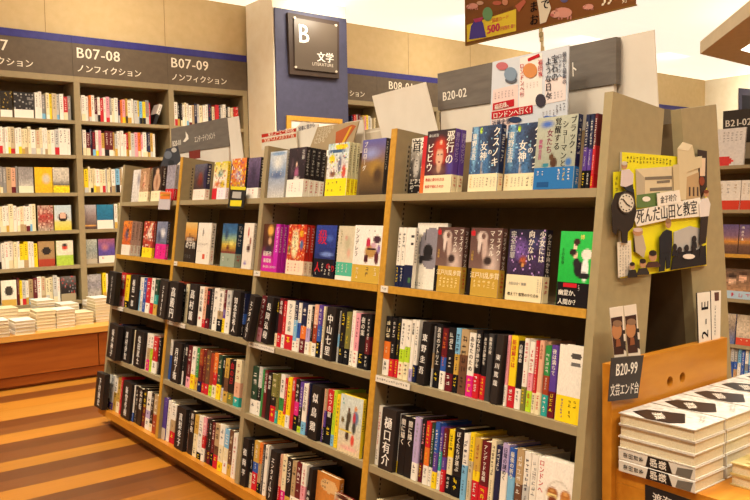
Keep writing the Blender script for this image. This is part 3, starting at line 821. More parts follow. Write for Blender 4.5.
# nearest bay, top shelf
des('head', first='black and white photo cover with two bold black characters', base=B3('black', '#55504c', 'white'), blobs=[(.5, .88, .6, .1, 'white', .2), (.25, .5, .14, .22, '#c8c2ba', .5), (.55, .45, .14, .2, '#b0aaa2', .5), (.5, .15, .8, .12, 'black', .3)], spine='black',
    txt=[('首木', .04, .78, .36, 'black', False)], marks=[(.05, .30, .14, .25, 'white'), (.22, .3, .12, .25, 'white'), (.4, .28, .12, .22, 'white')], specks=(.1, ['white', 'black']))
des('redslim', first='red cover with white lettering', base=B3('orange', 'red', 'red'), spine='red', txt=[('生', .55, .62, .4, 'white', False)], blobs=[(.8, .2, .3, .12, 'gold', .5)])
des('face', first='dark cover with glowing red face and white lettering', base=B3('#3a2238', '#5a1d22', '#2c2226'), blobs=[(.9, .4, .2, .3, '#4a3a8a', .8), (.5, .66, .34, .27, '#a82a1c', .5), (.5, .36, .3, .1, '#6e4a44', .6), (.5, .40, .10, .10, '#c09478', .4), (.5, .57, .16, .17, '#d4a88a', .3), (.44, .60, .035, .012, '#2a1416', .3), (.57, .60, .035, .012, '#2a1416', .3), (.5, .49, .05, .012, '#8a3a34', .4), (.5, .76, .20, .10, '#c23a22', .5), (.52, .80, .06, .05, '#ffd0a8', .8), (.33, .60, .06, .16, '#b02c1c', .5), (.67, .60, .06, .16, '#b02c1c', .5)],
    spine='purple', spink='lilac', title='邪行のビビウ', txt=[('ビビウ', .16, .80, .24, 'white', True), ('邪行の', .85, .98, .28, 'white', True), ('東山彰良', .06, .90, .09, 'palegray', False)], obi=(.28, 'cream'),
    otxt=[('教義と愛の行方は', .06, .19, .085, 'red', False), ('殺戮で帰れたのか', .06, .08, .085, 'red', False)])
_k = dict(base=B3('#31527a', '#3d5f88', '#34496c'), blobs=[(.14, .75, .12, .5, '#6d9cc0', .4), (.75, .75, .35, .35, '#20263e', .6), (.45, .35, .07, .16, '#d9b98a', .4), (.33, .93, .05, .05, 'lime', .3), (.55, .4, .22, .3, '#3f6c9a', .6), (.85, .45, .25, .25, '#232a40', .6)], noise=.3, specks=(.06, ['#8fc0dc', '#1a2236']),
    spine='navy', txt=[('東野圭吾', .12, .90, .17, 'white', True), ('女神', .46, .76, .24, 'white', True), ('の', .60, .56, .15, 'white', False), ('クスノキ', .86, .97, .25, 'white', True)], obi=(.27, 'cream'),
    omarks=[(.06, .25, .06, .2, 'gold'), (.2, .22, .05, .17, 'gray'), (.3, .22, .05, .17, 'gray'), (.4, .22, .05, .17, 'gray'), (.5, .22, .05, .17, 'gray'), (.62, .22, .07, .17, 'darkgray'), (.76, .22, .05, .17, 'gray'), (.87, .22, .05, .17, 'gray')])
des('night', first='blue night forest cover with white vertical title, beside the purple spines', **_k)
des('night2', first='blue night forest cover with white vertical title, beside the gray-green cover', **_k)
des('shoes', first='pale gray-green cover with black lettering and a blue band', base=B3('#8f9788', '#a3a896', '#b0b3a0'), blobs=[(.48, .36, .10, .09, '#4a2c18', .3), (.42, .44, .07, .06, '#5a3a20', .3), (.28, .33, .10, .04, '#2f7f92', .3), (.84, .36, .10, .07, '#3f6fae', .5), (.25, .9, .22, .07, '#4468b8', .7)],
    spine='navy', txt=[('ブラック・', .90, .98, .16, 'black', True), ('ショーマンと', .71, .93, .155, 'black', True), ('覚醒する', .53, .98, .165, 'black', True), ('女たち', .34, .83, .165, '#7a2444', True), ('東野圭吾', .12, .70, .105, '#b23a78', True)], obi=(.30, '#2c6fae'),
    omarks=[(.08, .26, .05, .1, 'white'), (.2, .26, .05, .1, 'white'), (.6, .28, .06, .2, 'white'), (.72, .28, .06, .2, 'yellow'), (.84, .28, .06, .2, 'white')], orect=[(.1, .03, .4, .10, '#1e4f86')])
# nearest bay, second shelf
des('hat', first='tall white cover framing a gray photo of a black hat', base=B3('white', 'white', 'white'), blobs=[(.52, .62, .42, .31, '#8d8790', .0), (.47, .66, .26, .24, '#8d8790', .0), (.42, .57, .17, .12, '#1f1c20', .15), (.36, .47, .28, .05, '#242126', .3), (.2, .42, .09, .07, '#2a272b', .5), (.30, .82, .03, .10, '#4a464a', .3)], spine='white', marks=[(.05, .1, .05, .07, 'black'), (.12, .1, .05, .07, 'black'), (.19, .1, .05, .07, 'black'), (.3, .1, .05, .06, 'gray')])
_f = dict(base=B3('#8b7266', '#6b4f48', '#5a3d38'), blobs=[(.72, .45, .32, .35, '#c9b3a8', .8), (.38, .86, .20, .10, '#cbb7ac', .3), (.30, .78, .07, .18, '#d6c6bc', .4), (.48, .70, .10, .22, '#c3a99d', .4), (.60, .52, .16, .08, '#3a2a28', .4), (.42, .88, .08, .05, '#6a4c44', .3), (.08, .92, .08, .05, 'red', .2)],
    spine='#5a3d38', txt=[('フェイク・', .92, .98, .155, 'white', True), ('マッスル', .70, .97, .155, 'white', True), ('日野瑛', .10, .66, .08, 'gold', True)], obi=(.40, '#c09a3c'),
    otxt=[('江戸川乱歩賞', .08, .27, .155, '#f3e3b8', False)], orect=[(0, .0, .12, .40, '#1c1410')], omarks=[(.2, .24, .09, .17, '#fae7a0'), (.35, .24, .09, .17, '#fae7a0'), (.5, .24, .09, .17, '#fae7a0'), (.65, .24, .09, .17, '#fae7a0'), (.8, .24, .09, .17, '#fae7a0')], title='フェイク・マッスル', spink='white')
des('muscle', first='sepia arm cover with wide gold band, beside the hat cover', **_f)
des('muscle2', first='sepia arm cover with wide gold band, beside the dark purple cover', **_f)
des('lantern', first='dark purple night cover with white vertical title and cream band', base=B3('#2a1c26', '#3c2a50', '#1c1830'), blobs=[(.33, .72, .26, .2, '#7b59a8', .9), (.42, .56, .13, .09, '#a4502c', .6), (.42, .50, .05, .04, '#f2b060', .8), (.68, .82, .2, .12, '#3a3a66', .8), (.9, .8, .08, .18, '#8a86a0', .8)], noise=.3, specks=(.05, ['#c9a0e0', '#120e1c']),
    spine='#1a1622', spink='white', txt=[('少女には', .91, .98, .165, 'white', True), ('向かない', .62, .99, .165, 'white', True), ('完全犯罪', .12, .98, .15, 'palegray', True)], obi=(.36, 'cream'), title='少女には向かない',
    otxt=[('教えて？復讐のやり方を', .07, .07, .078, 'black', False), ('方針は全く無能', .08, .22, .07, 'gray', False)], omarks=[(.86, .32, .04, .2, 'gray'), (.93, .32, .03, .2, 'gray')])
des('green', first='bright green cover with two dark suited figures and a black band', base=B3('#18a83a', '#20b844', '#2cc050'), blobs=[(.66, .50, .20, .12, '#1d1a20', .2), (.55, .58, .12, .07, '#241f24', .2), (.5, .69, .09, .05, '#e8c0a0', .2), (.42, .72, .12, .05, '#2a1a18', .2), (.48, .80, .07, .05, '#f0c8b0', .2), (.52, .86, .12, .05, '#3a1c1c', .2), (.85, .70, .18, .08, 'white', .2), (.82, .5, .12, .18, '#eeeeea', .3), (.8, .42, .2, .05, '#1d1a20', .2)],
    spine='green', txt=[('博', .62, .90, .13, '#e9e06a', False), ('士の化身', .12, .78, .11, '#0f5a22', True)], obi=(.32, '#191416'), otxt=[('幽霊か、', .06, .15, .16, 'white', False), ('人間か？', .06, .03, .16, 'white', False)], orect=[(.2, .255, .62, .31, 'red')], omarks=[(.66, .3, .05, .1, 'white')])
des('whiteback', first='white and navy back cover with two small barcodes', base=[(0, 'navy'), (.36, 'navy'), (.37, 'white'), (1, 'white')], blobs=[(.72, .86, .2, .03, 'darkgray', .1), (.72, .74, .2, .03, 'darkgray', .1), (.7, .12, .2, .06, '#3f6a4a', .3)], spine='white', obi=None)
des('barcode', first='white back cover with barcodes and a yellow band', base=B3('white', 'white', 'white'), blobs=[(.68, .87, .22, .045, '#4a4744', .1), (.68, .76, .22, .03, '#6a6764', .1)], spine='white', obi=(.34, 'yellow'), omarks=[(.2, .3, .10, .25, 'purple'), (.5, .3, .12, .1, 'black'), (.7, .3, .12, .1, 'black'), (.5, .16, .12, .1, 'black')])
des('scones', first='white cover picturing scones on a plate with red lettering', base=B3('#efe6d8', '#f1e9dc', '#f3ecdf'), blobs=[(.62, .50, .40, .27, '#d9d2c2', .05), (.62, .50, .37, .245, '#efe8da', .08), (.45, .58, .19, .09, '#a5642c', .3), (.45, .54, .17, .04, '#e9d28a', .2), (.47, .48, .16, .08, '#7a3a22', .4), (.82, .58, .17, .10, '#b87434', .3), (.80, .50, .16, .07, '#c98a48', .3), (.44, .61, .08, .03, '#d29a58', .6), (.82, .62, .09, .03, '#dca460', .6)],
    spine='white', txt=[('ロンドンへ', .10, .97, .155, '#c8262c', True)], marks=[(.3, .12, .12, .1, 'rust'), (.45, .12, .12, .1, 'rust')])
# second bay
des('forest', first='pale blue misty forest cover', base=B3('#c9c4bc', '#7d93b4', '#cdd3d6'), blobs=[(.5, .48, .55, .1, '#5d6f96', .7), (.5, .75, .4, .2, '#d8dad6', .8), (.5, .95, .6, .05, '#7f9cc0', .5)], noise=.15, spine='palegray', marks=[(.2, .6, .06, .15, 'white'), (.45, .65, .06, .15, 'white'), (.7, .6, .06, .15, 'white')])
des('kimono', first='black cover with a pale figure and white band', base=B3('#241a22', '#2a2028', '#332830'), blobs=[(.52, .48, .16, .16, '#a45a80', .6), (.50, .66, .07, .06, '#e0b8a0', .4), (.25, .6, .1, .25, '#5a4650', .8), (.55, .38, .2, .06, '#d8d0cc', .5)], spine='#1c161a', spink='palegray', txt=[('花嫁', .85, .95, .16, 'palegray', True)], obi=(.36, 'white'), omarks=[(.15, .3, .07, .2, 'pink'), (.3, .3, .07, .2, 'red'), (.5, .2, .07, .1, 'gray'), (.75, .3, .06, .2, 'pink')], specks=(.08, ['#6a545c', '#0e0a0c']))
des('comic', first='white illustrated cover with yellow balloons and yellow band', base=B3('#e8ddd0', '#d8d4cc', '#b8d0d8'), blobs=[(.62, .93, .35, .06, 'yellow', .2), (.22, .70, .17, .09, 'yellow', .2), (.75, .55, .2, .22, '#c8c0bc', .5), (.82, .45, .12, .16, '#c85040', .4), (.3, .42, .18, .08, '#8a5a40', .5), (.6, .6, .1, .2, '#6a6a80', .4), (.4, .85, .5, .04, '#3a5a80', .4)], noise=.2, specks=(.12, ['#2a3a5a', '#d86a3a', 'white', 'lime']), spine='#cfc9a0', obi=(.33, '#e8d820'), omarks=[(.1, .28, .09, .1, 'navy'), (.3, .28, .09, .1, 'navy'), (.5, .28, .09, .1, 'navy'), (.1, .14, .09, .1, 'navy'), (.3, .14, .09, .1, 'navy'), (.7, .2, .09, .15, 'navy')])
des('dusk', first='dusk hill cover with white vertical lettering', base=B3('#3a2c20', '#8a6a3a', '#5a5aa0'), blobs=[(.6, .5, .35, .2, '#a07a34', .7), (.4, .75, .5, .15, '#8a90c0', .8), (.75, .35, .25, .2, '#4a3420', .6)], spine='#3a3434', txt=[('プロローグ', .15, .97, .16, 'white', True)], obi=None)
des('moss', first='dark mossy cover', base=B3('#2a2418', '#5a5a34', '#3a3c30'), blobs=[(.4, .7, .3, .2, '#8a8a50', .8), (.6, .3, .3, .2, '#1e1a14', .6)], noise=.3, spine='#2a2a20')
des('magenta', first='magenta and brown cover with white lettering', base=B3('#c81e9a', '#4a2a20', '#5a3020'), blobs=[(.45, .86, .22, .14, '#e0a850', .5), (.45, .64, .14, .10, '#c89a78', .5), (.88, .6, .16, .6, '#c020a8', .1), (.4, .45, .3, .12, '#3a2a3a', .6), (.3, .2, .5, .2, '#c81e9a', .3)], spine='#b81ca0', txt=[('ピグマリオス', .88, .95, .14, '#f4d8f0', True), ('最新作', .08, .33, .18, 'white', False), ('新境地', .14, .19, .16, 'white', False), ('誰も見たことのない', .14, .08, .09, 'white', False)], obi=None, orect=[])
des('folk', first='red folk-pattern cover with cream middle and pale band', base=B3('#b8481e', '#c4361e', '#c8381e'), blobs=[(.42, .62, .24, .34, '#e8d9a8', .35), (.75, .82, .14, .08, '#e0a820', .4), (.8, .6, .12, .12, '#4a6a9a', .5), (.12, .5, .1, .1, '#5a7a4a', .5)], noise=.2, specks=(.25, ['#e8c060', '#8a1e1a', '#d8784a', '#f0e0c0']), spine='#b8241c', txt=[('バンドリ', .42, .86, .13, '#2a1a14', True)], obi=(.28, '#e6cfb4'), omarks=[(.1, .24, .09, .2, 'red'), (.3, .24, .09, .2, 'pink'), (.5, .24, .09, .2, 'red'), (.7, .24, .09, .2, 'pink')])
des('cobalt', first='deep blue cover with crimson lettering and black band', base=B3('#15121e', '#26357c', '#2c3f94'), blobs=[(.6, .45, .4, .06, '#6f86c8', .6), (.7, .75, .2, .08, '#4a62b4', .7)], noise=.2, spine='#121018', txt=[('殺', .12, .66, .45, '#c01e40', False)], obi=(.36, '#17121a'), otxt=[('人', .05, .12, .3, 'red', False), ('の', .62, .18, .2, 'red', False), ('り', .86, .14, .2, 'red', False)], omarks=[(.4, .3, .09, .25, 'white'), (.55, .18, .09, .15, 'white'), (.75, .25, .09, .2, 'white'), (.1, .1, .07, .08, 'white')])
des('mint', first='cream line-drawing cover with a mint band', base=B3('#d8ccb0', '#d0c4a8', '#cfc3a6'), blobs=[(.6, .68, .25, .2, '#b8b090', .7), (.7, .5, .15, .12, '#d8a890', .7), (.5, .78, .12, .06, '#c89a88', .6)], spine='#d0c4a8', obi=(.33, '#4fb092'), orect=[(0, 0, 1, .08, 'white')], omarks=[(.12, .3, .1, .2, 'white'), (.35, .3, .1, .2, 'white'), (.6, .3, .1, .2, 'white')], marks=[(.15, .93, .10, .3, 'olive')])
des('boots', first='white cover with dancing legs and a gold band', base=B3('#ece4d8', '#eee6dc', '#eee8de'), blobs=[(.62, .55, .24, .14, '#b4894a', .3), (.52, .70, .09, .10, '#c02a4a', .3), (.82, .76, .16, .08, '#4a2a3a', .3), (.72, .66, .12, .06, '#c9a0b0', .4), (.48, .42, .09, .09, '#4a1a22', .3), (.85, .45, .09, .14, '#5a1e2a', .3), (.65, .6, .2, .02, '#2a1a1a', .2), (.9, .6, .08, .1, '#8a6aa0', .5)], spine='white', txt=[('シンデレラ', .11, .96, .13, '#241c20', True)], obi=(.31, '#c6a23e'), omarks=[(.15, .28, .09, .25, 'cream'), (.5, .28, .11, .25, 'darkgray'), (.8, .28, .09, .2, 'cream')], marks=[(.5, .93, .06, .05, 'gray'), (.7, .93, .06, .05, 'gray')])
des('duo', first='pale sky cover with two standing figures in coats, spine yellow', base=B3('#e0c8a0', '#c8d0c4', '#cdd6d0'), blobs=[(.42, .62, .13, .15, '#4a4030', .4), (.40, .76, .06, .04, '#6a4a30', .3), (.72, .64, .16, .16, '#6a7a9a', .4), (.70, .80, .07, .05, '#d88a4a', .3), (.66, .63, .07, .14, '#c03040', .4), (.38, .46, .10, .14, '#3a3a2a', .4), (.68, .47, .10, .13, '#3a3c34', .4), (.40, .3, .10, .1, '#3a2418', .4), (.65, .25, .1, .12, '#d84a3a', .4), (.3, .37, .4, .02, '#d8c040', .3), (.5, .1, .5, .05, '#e6b0a0', .5), (.15, .55, .08, .06, '#6a5a30', .3)], noise=.12, spine='yellow', marks=[(.08, .95, .1, .2, 'teal')])
des('orangeback', first='orange back cover with a pale barcode panel', base=B3('#b8702a', '#c88038', '#c47c34'), blobs=[(.56, .80, .38, .12, '#d8b078', .0)], spine='#b87028', marks=[(.25, .88, .08, .05, 'black'), (.34, .88, .08, .05, 'black'), (.43, .88, .08, .05, 'black'), (.25, .79, .08, .05, 'black'), (.34, .79, .08, .05, 'black')])
des('lower', first='small red and cream cover with black lettering, leaning in front', base=B3('#8a2a24', '#c8b08a', '#d8c8a4'), blobs=[(.15, .6, .2, .4, '#a02c28', .5), (.5, .95, .5, .06, '#4a1c1a', .4)], spine='#7a2420', marks=[(.45, .85, .2, .4, 'black'), (.72, .8, .18, .4, 'black')])
# third bay
des('mask', first='dark photo cover with a masked figure and white band', base=B3('#3a2420', '#4a3a3a', '#5a5a6a'), blobs=[(.5, .65, .22, .16, '#7a3a30', .6), (.5, .5, .3, .16, '#6a2824', .6), (.9, .6, .12, .4, '#2a2448', .3)], noise=.25, spine='#2a2440', obi=(.3, '#e8d8c8'), omarks=[(.1, .25, .06, .2, 'gray'), (.3, .25, .06, .2, 'pink'), (.5, .25, .06, .2, 'gray'), (.75, .15, .1, .1, 'red')])
des('crown', first='white and yellow cover with a small crowd and white band', base=B3('#d8b8a0', '#e6dcc8', '#d8c81e'), blobs=[(.5, .68, .25, .12, '#6a8a80', .6), (.35, .4, .3, .1, '#c86a3a', .6), (.7, .4, .2, .12, '#c8a820', .5)], specks=(.18, ['#b83a2a', 'yellow', 'white', '#5a4a3a']), spine='yellow', obi=(.3, '#e8dce0'), orect=[(0, 0, .35, .3, 'red')], omarks=[(.5, .25, .08, .2, 'lilac'), (.7, .25, .08, .2, 'lilac')])
des('festival', first='colourful orange and yellow crowd cover', base=B3('#c8b81e', '#c86a2a', '#d8783a'), blobs=[(.5, .6, .3, .2, '#b8b8c0', .7)], specks=(.45, ['#c83a2a', 'yellow', 'white', '#5a4a8a', '#e0a040']), spine='#1c1818', spink='yellow', obi=None, copies=1)
des('shade', first='dark violet cover with white band, beside the festival cover', base=B3('#2a2430', '#4a3a5a', '#6a5a7a'), blobs=[(.5, .6, .3, .3, '#3a3048', .8)], noise=.3, spine='#1e1a24', obi=(.26, 'white'), omarks=[(.2, .24, .12, .2, 'pink'), (.5, .24, .12, .2, 'red')])
des('sunset', first='sunset cover with black lower half and white lettering', base=[(0, '#241a18'), (.52, '#2a201c'), (.6, '#b07a48'), (.8, '#d89a40'), (1, '#d8b878')], blobs=[(.5, .62, .5, .05, '#5a3a30', .6), (.4, .7, .05, .05, '#4a2a20', .3)], spine='#1c1614', txt=[('の子供', .1, .36, .28, 'white', False), ('夜明け', .15, .50, .22, '#d8c8b8', False)], obi=None, marks=[(.1, .2, .08, .12, 'gray'), (.3, .2, .08, .12, 'gray'), (.5, .2, .08, .12, 'gray')])
des('wrapped', first='white book wearing a wide printed wrap with a red spot', base=B3('#e0d6c6', '#e2d9ca', '#e6dfd2'), blobs=[(.42, .76, .05, .13, '#6a645c', .3), (.55, .22, .12, .06, '#c84a34', .6)], spine='#d8cfc0', marks=[(.1, .52, .10, .12, '#8a7a68'), (.25, .52, .10, .12, '#8a7a68'), (.4, .52, .10, .12, '#8a7a68'), (.55, .52, .10, .12, '#8a7a68'), (.7, .52, .10, .12, '#8a7a68')], obi=(.36, '#e2d8c8'), omarks=[(.08, .33, .07, .1, 'gray'), (.2, .33, .07, .1, 'gray'), (.32, .33, .07, .1, 'gray'), (.8, .3, .07, .2, 'gray')], orect=[(.48, .12, .66, .24, '#c8503a')])
des('rainbow', first='blue to gold rainbow sky cover with a gray-green band', base=[(0, '#4a4a3a'), (.34, '#7a3a30'), (.5, '#c8a83a'), (.62, '#8fa87a'), (.8, '#3a6a94'), (1, '#2c5684')], blobs=[(.3, .75, .15, .2, '#2a4464', .7), (.45, .44, .15, .08, '#6a2a24', .6), (.7, .55, .2, .1, '#d8d070', .9)], noise=.2, spine='#24384a', obi=(.31, '#8f9a86'), omarks=[(.15, .25, .1, .15, 'white'), (.5, .2, .1, .12, 'darkgray')])
des('redstroke', first='white cover with red brush strokes and dark splashes', base=B3('#e2d6c6', '#e4d9ca', '#e6dccc'), blobs=[(.5, .80, .08, .14, '#b83a30', .4), (.6, .45, .25, .10, '#4a2c24', .5), (.75, .6, .12, .12, '#8a4a34', .5), (.35, .12, .2, .06, '#8a7ab0', .6)], spine='#d8cab8', obi=None)
# farthest bay
des('paleback', first='white cover with gray marbling', base=B3('#c8c0b8', '#d8d2cc', '#dcd6ce'), blobs=[(.7, .7, .25, .3, '#8a8490', .8)], noise=.15, spine='#d8d2c8', obi=None)
des('android', first='beige cover with a jointed orange figure and cream band', base=B3('#b8977a', '#b08a68', '#a8805c'), blobs=[(.5, .6, .18, .3, '#d8a888', .5), (.5, .85, .14, .08, '#d8b090', .4), (.4, .5, .1, .1, '#b85a3a', .5)], noise=.15, spine='#9a7452', obi=(.3, 'cream'), omarks=[(.2, .25, .08, .15, 'rust'), (.45, .25, .08, .15, 'tan'), (.75, .28, .1, .18, 'black')], specks=(.1, ['#7a3a24', '#e8c8a8']))
des('android2', first='dark cover with a jointed beige figure and cream band', base=B3('#3a201a', '#2c1a16', '#241412'), blobs=[(.5, .55, .38, .3, '#c0987a', .15), (.5, .86, .2, .09, '#d0a888', .3), (.5, .55, .14, .26, '#9a6a50', .6)], spine='#3a2420', obi=(.3, 'cream'), omarks=[(.15, .25, .1, .15, 'tan'), (.5, .25, .1, .15, 'rust')])
des('silver', first='gray cover with dark stripes and red band', base=B3('#8a8488', '#9a94a0', '#8a8490'), noise=.3, spine='#b0aab0', obi=(.34, 'red'), omarks=[(.2, .3, .1, .2, 'white'), (.5, .3, .1, .2, 'white')])
des('clash', first='orange and blue battle cover with white band', base=B3('#c8502a', '#c8622a', '#d87a2a'), blobs=[(.5, .6, .3, .22, '#4a4a6a', .7), (.6, .7, .14, .1, '#2a2a3a', .5)], noise=.3, specks=(.15, ['#e8a040', '#8a1e1a', '#2a3a6a']), spine='#c8a090', obi=(.3, '#e0d4c4'), omarks=[(.15, .25, .07, .18, 'gray'), (.4, .25, .07, .18, 'tan')])
des('garland', first='red and white figure cover with a yellow band', base=B3('#8a2a24', '#b03a2c', '#a8322a'), blobs=[(.6, .65, .3, .2, '#e6d4c4', .6), (.75, .85, .15, .1, '#d8c0a8', .5)], noise=.25, specks=(.2, ['white', '#5a1a18', '#e8a060']), spine='#a83a30', obi=(.27, 'yellow'), omarks=[(.2, .24, .1, .18, 'black'), (.55, .24, .14, .16, 'black')])
des('storm', first='blue-gray dancer cover with a magenta band', base=B3('#4a4a5a', '#6a7088', '#7a809a'), blobs=[(.6, .7, .3, .16, '#d8d4d8', .7), (.3, .6, .2, .2, '#3a4060', .7)], noise=.25, spine='#3a3a4a', obi=(.40, 'magenta'), omarks=[(.2, .36, .1, .3, 'pink'), (.5, .36, .1, .3, 'maroon'), (.8, .3, .1, .2, 'red')])
des('strip', first='red and white narrow cover by the upright', base=B3('red', '#c8402c', '#e0d8d0'), noise=.2, spine='#a02824', obi=None)
des('purpleback', first='violet back cover with a white barcode sticker', base=[(0, '#c8b8a4'), (.28, '#c8b8a4'), (.29, '#4a3684'), (1, '#553c94')], blobs=[], spine='#4a3684', orect=[], marks=[(.42, .93, .1, .04, 'white'), (.54, .93, .1, .04, 'white'), (.42, .84, .1, .04, 'white'), (.54, .84, .1, .04, 'white')])

# (bay,row): design, picture column of the cover's near-left edge (half height), setback, width, height, thickness, copies
DISP = [
 (4, 1, 'head', 404.5, .060, .126, .186, .018, 1), (4, 1, 'redslim', 421.5, .045, .08, .186, .012, 1), (4, 1, 'face', 425.5, .006, .122, .189, .021, 2),
 (4, 1, 'night', 470, .012, .128, .187, .021, 1), (4, 1, 'night2', 505.8, .035, .128, .187, .021, 1), (4, 1, 'shoes', 535.5, .002, .128, .187, .020, 1),
 (4, 2, 'hat', 415.5, .050, .135, .205, .016, 1), (4, 2, 'muscle', 435.8, .008, .110, .190, .022, 1), (4, 2, 'muscle2', 469, .008, .118, .190, .022, 1), (4, 2, 'lantern', 507.5, .006, .124, .188, .026, 1), (4, 2, 'green', 558.5, .008, 0.12, .186, .02, 1),
 (4, 3, 'barcode', 557.5, .012, 0.105, .188, .03, 1), (4, 4, 'scones', 536.5, .010, .128, .186, .012, 3),
 (3, 1, 'forest', 268, .012, 0.125, .185, .018, 1), (3, 1, 'kimono', 287.8, .012, .12, .19, .021, 4), (3, 1, 'comic', 326.7, .010, .128, .188, .014, 3), (3, 1, 'dusk', 361, .014, 0.125, .188, .014, 2),
 (3, 2, 'magenta', 257.5, .012, .122, .188, .016, 3), (3, 2, 'folk', 287.3, .010, .122, .188, .018, 2), (3, 2, 'cobalt', 314.8, .014, 0.128, .188, .018, 1), (3, 2, 'mint', 337.2, .012, 0.12, .187, .016, 1), (3, 2, 'boots', 353.3, .008, 0.15, .190, .016, 1),
 (3, 4, 'duo', 339.3, .008, .122, .190, .014, 1), (3, 5, 'orangeback', 315.5, .022, .132, .186, .02, 1), (3, 5, 'lower', 333, .004, .095, .150, .014, 1),
 (2, 1, 'mask', 194, .012, 0.128, 0.168, .022, 1), (2, 1, 'crown', 213.3, .010, 0.13, 0.168, .014, 1), (2, 1, 'festival', 231, .010, 0.128, 0.174, .03, 1), (2, 1, 'shade', 247.5, .012, 0.1, 0.17, .02, 1),
 (2, 2, 'sunset', 184.8, .024, 0.125, .188, .016, 1), (2, 2, 'wrapped', 197.2, .004, 0.134, .186, .022, 1), (2, 2, 'rainbow', 221.7, .010, 0.13, .186, .03, 1), (2, 2, 'redstroke', 243, .014, 0.08, .19, .014, 1),
 (2, 5, 'purpleback', 160.2, .014, .06, .198, .016, 1),
 (1, 1, 'paleback', 132.5, .02, 0.12, 0.178, .02, 1), (1, 1, 'android', 139.8, .012, 0.125, 0.178, .012, 1), (1, 1, 'android2', 152, .010, 0.125, 0.18, .02, 2), (1, 1, 'silver', 166.3, .014, 0.1, 0.18, .014, 2),
 (1, 2, 'clash', 122.5, .010, 0.128, .188, .018, 3), (1, 2, 'garland', 143.2, .010, 0.13, .188, .014, 1), (1, 2, 'storm', 156.2, .012, 0.128, .188, .014, 1),
]
LIM = {(4, 1): ISL.a_at(582.5, .02, TOPS[1] + .09), (2, 5): ISL.a_at(166.8, .016, TOPS[5] + .094)}
pos = []
for i, (bay, row, key, px, sb, W, H, T, cop) in enumerate(DISP):
    c = TOPS[row] + 0.0008
    a = max(ISL.a_at(px, sb, c + H / 2), PA[bay - 1] + 0.0335)
    if (bay, row) in DISPLO: a = max(a, DISPLO[(bay, row)] + 0.001)
    pos.append([bay, row, a, sb, sb + cop * (T + 0.0018) + 0.001])
for i, (bay, row, key, px, sb, W, H, T, cop) in enumerate(DISP):
    D = dict(DES[key]); D['where'] = f"{ROWW[row]}, {BAYW[bay]}"
    c = TOPS[row] + 0.0008
    a = pos[i][2]
    hi = PA[bay] - (0.026 if bay == 4 else 0.001)
    hi = min(hi, LIM.get((bay, row), hi))
    for j in range(len(DISP)):
        if j != i and pos[j][:2] == [bay, row] and pos[j][2] > a and pos[j][3] < pos[i][4] and pos[i][3] < pos[j][4]:
            hi = min(hi, pos[j][2] - 0.001)
    W = min(W, hi - a - 0.002 - 0.0012 * (cop - 1))
    rs = {4: (28, 42), 3: (22, 33)}.get(bay, (14, 22))
    display_book(place(ISL, a, sb, c), W, H, T, D, 100 + i, D['first'], f'face-out books on the {ROWW[row]} of the {BAYW[bay]}', cop, rs)

# spine-out copies among the face-out books
EXTRA = [(4, 1, '583-587.5 navy+purple:white|black@.25; 587.8-592 navy+purple:white|black@.25; 592.3-595.5 maroon+red:white|red@.2', .187, 'beside the gray-green cover'),
         (4, 2, '396.5-400.5 white:black|navy@.36; 400.8-404.6 white:black|navy@.36', .187, 'by the honey wood upright')]
for bay, row, txt, H, where in EXTRA:
    rnd = random.Random(bay * 100 + row)
    c = TOPS[row] + 0.0006; prev = -99
    for n, item in enumerate(txt.split(';')):
        r_, spec = item.split()
        x0, x1 = (float(v) for v in r_.split('-'))
        a0 = max(ISL.a_at(x0, .02, c + H / 2), prev); a1 = ISL.a_at(x1, .02, c + H / 2)
        prev = a1 + .0004
        cols = ' and '.join(cw(q) for q in spec.split(':')[0].split('+'))
        spine_book(place(ISL, a0, .02, c), max(.006, a1 - a0 - .0006), H, .128, spec, rnd, f"{cols} hardcover, {ORD[n + 1]} upright spine {where}, {ROWW[row]}, {BAYW[bay]}", f'hardcovers on the {ROWW[row]} of the {BAYW[bay]}')
D = dict(DES['whiteback']); D['where'] = 'second shelf, nearest bay'
display_book(place(ISL, ISL.a_at(405, .02, TOPS[2] + .09), .02, TOPS[2] + .0008), .04, .187, .016, D, 991, '', 'face-out books on the second shelf of the nearest bay')

# ================================================================== wall bookcases: spine-out hardcovers, too many to count
rnd = random.Random(33)
KINDS = dict(
    mixed=['white'] * 9 + ['cream'] * 5 + ['palegray', 'black', 'gray', 'tan', 'yellow', 'skyblue', 'red', 'navy', 'maroon', 'beige'],
    pale=['white'] * 12 + ['cream'] * 7 + ['beige', 'palegray', 'white', 'olive'],
    bright=['white'] * 7 + ['cream', 'red', 'yellow', 'skyblue', 'gold', 'maroon', 'pink', 'palegray', 'gray', 'navy', 'orange'],
    tanpink=['peach', 'tan', 'gray', 'peach'])
BANDS = ['white', 'gold', 'maroon', 'palegray', 'gold', 'black', 'tan', 'cream', 'white', 'cream', 'yellow', 'skyblue', 'red']
WROWS = [(1, 35, 71, 'mixed'), (2, -6, 70.5, 'pale'), (3, -6, 17.5, 'tanpink'), (4, -6, 37, 'pale'), (5, -6, 38, 'mixed'), (6, 17.5, 60, 'mixed'),
         (1, 79, 150.5, 'bright'), (2, 79.5, 155.5, 'bright'), (3, 81, 123.5, 'mixed'), (3, 123.5, 155, 'mixed'), (4, 114.5, 122, 'pale'), (6, 102.5, 108, 'bright'), (1, 171.5, 233, 'mixed'), (2, 174, 236, 'mixed'),
         (1, 352, 372, 'bright'), (1, 374, 440, 'mixed'), (2, 352, 380, 'mixed')]
sb_ = MB()
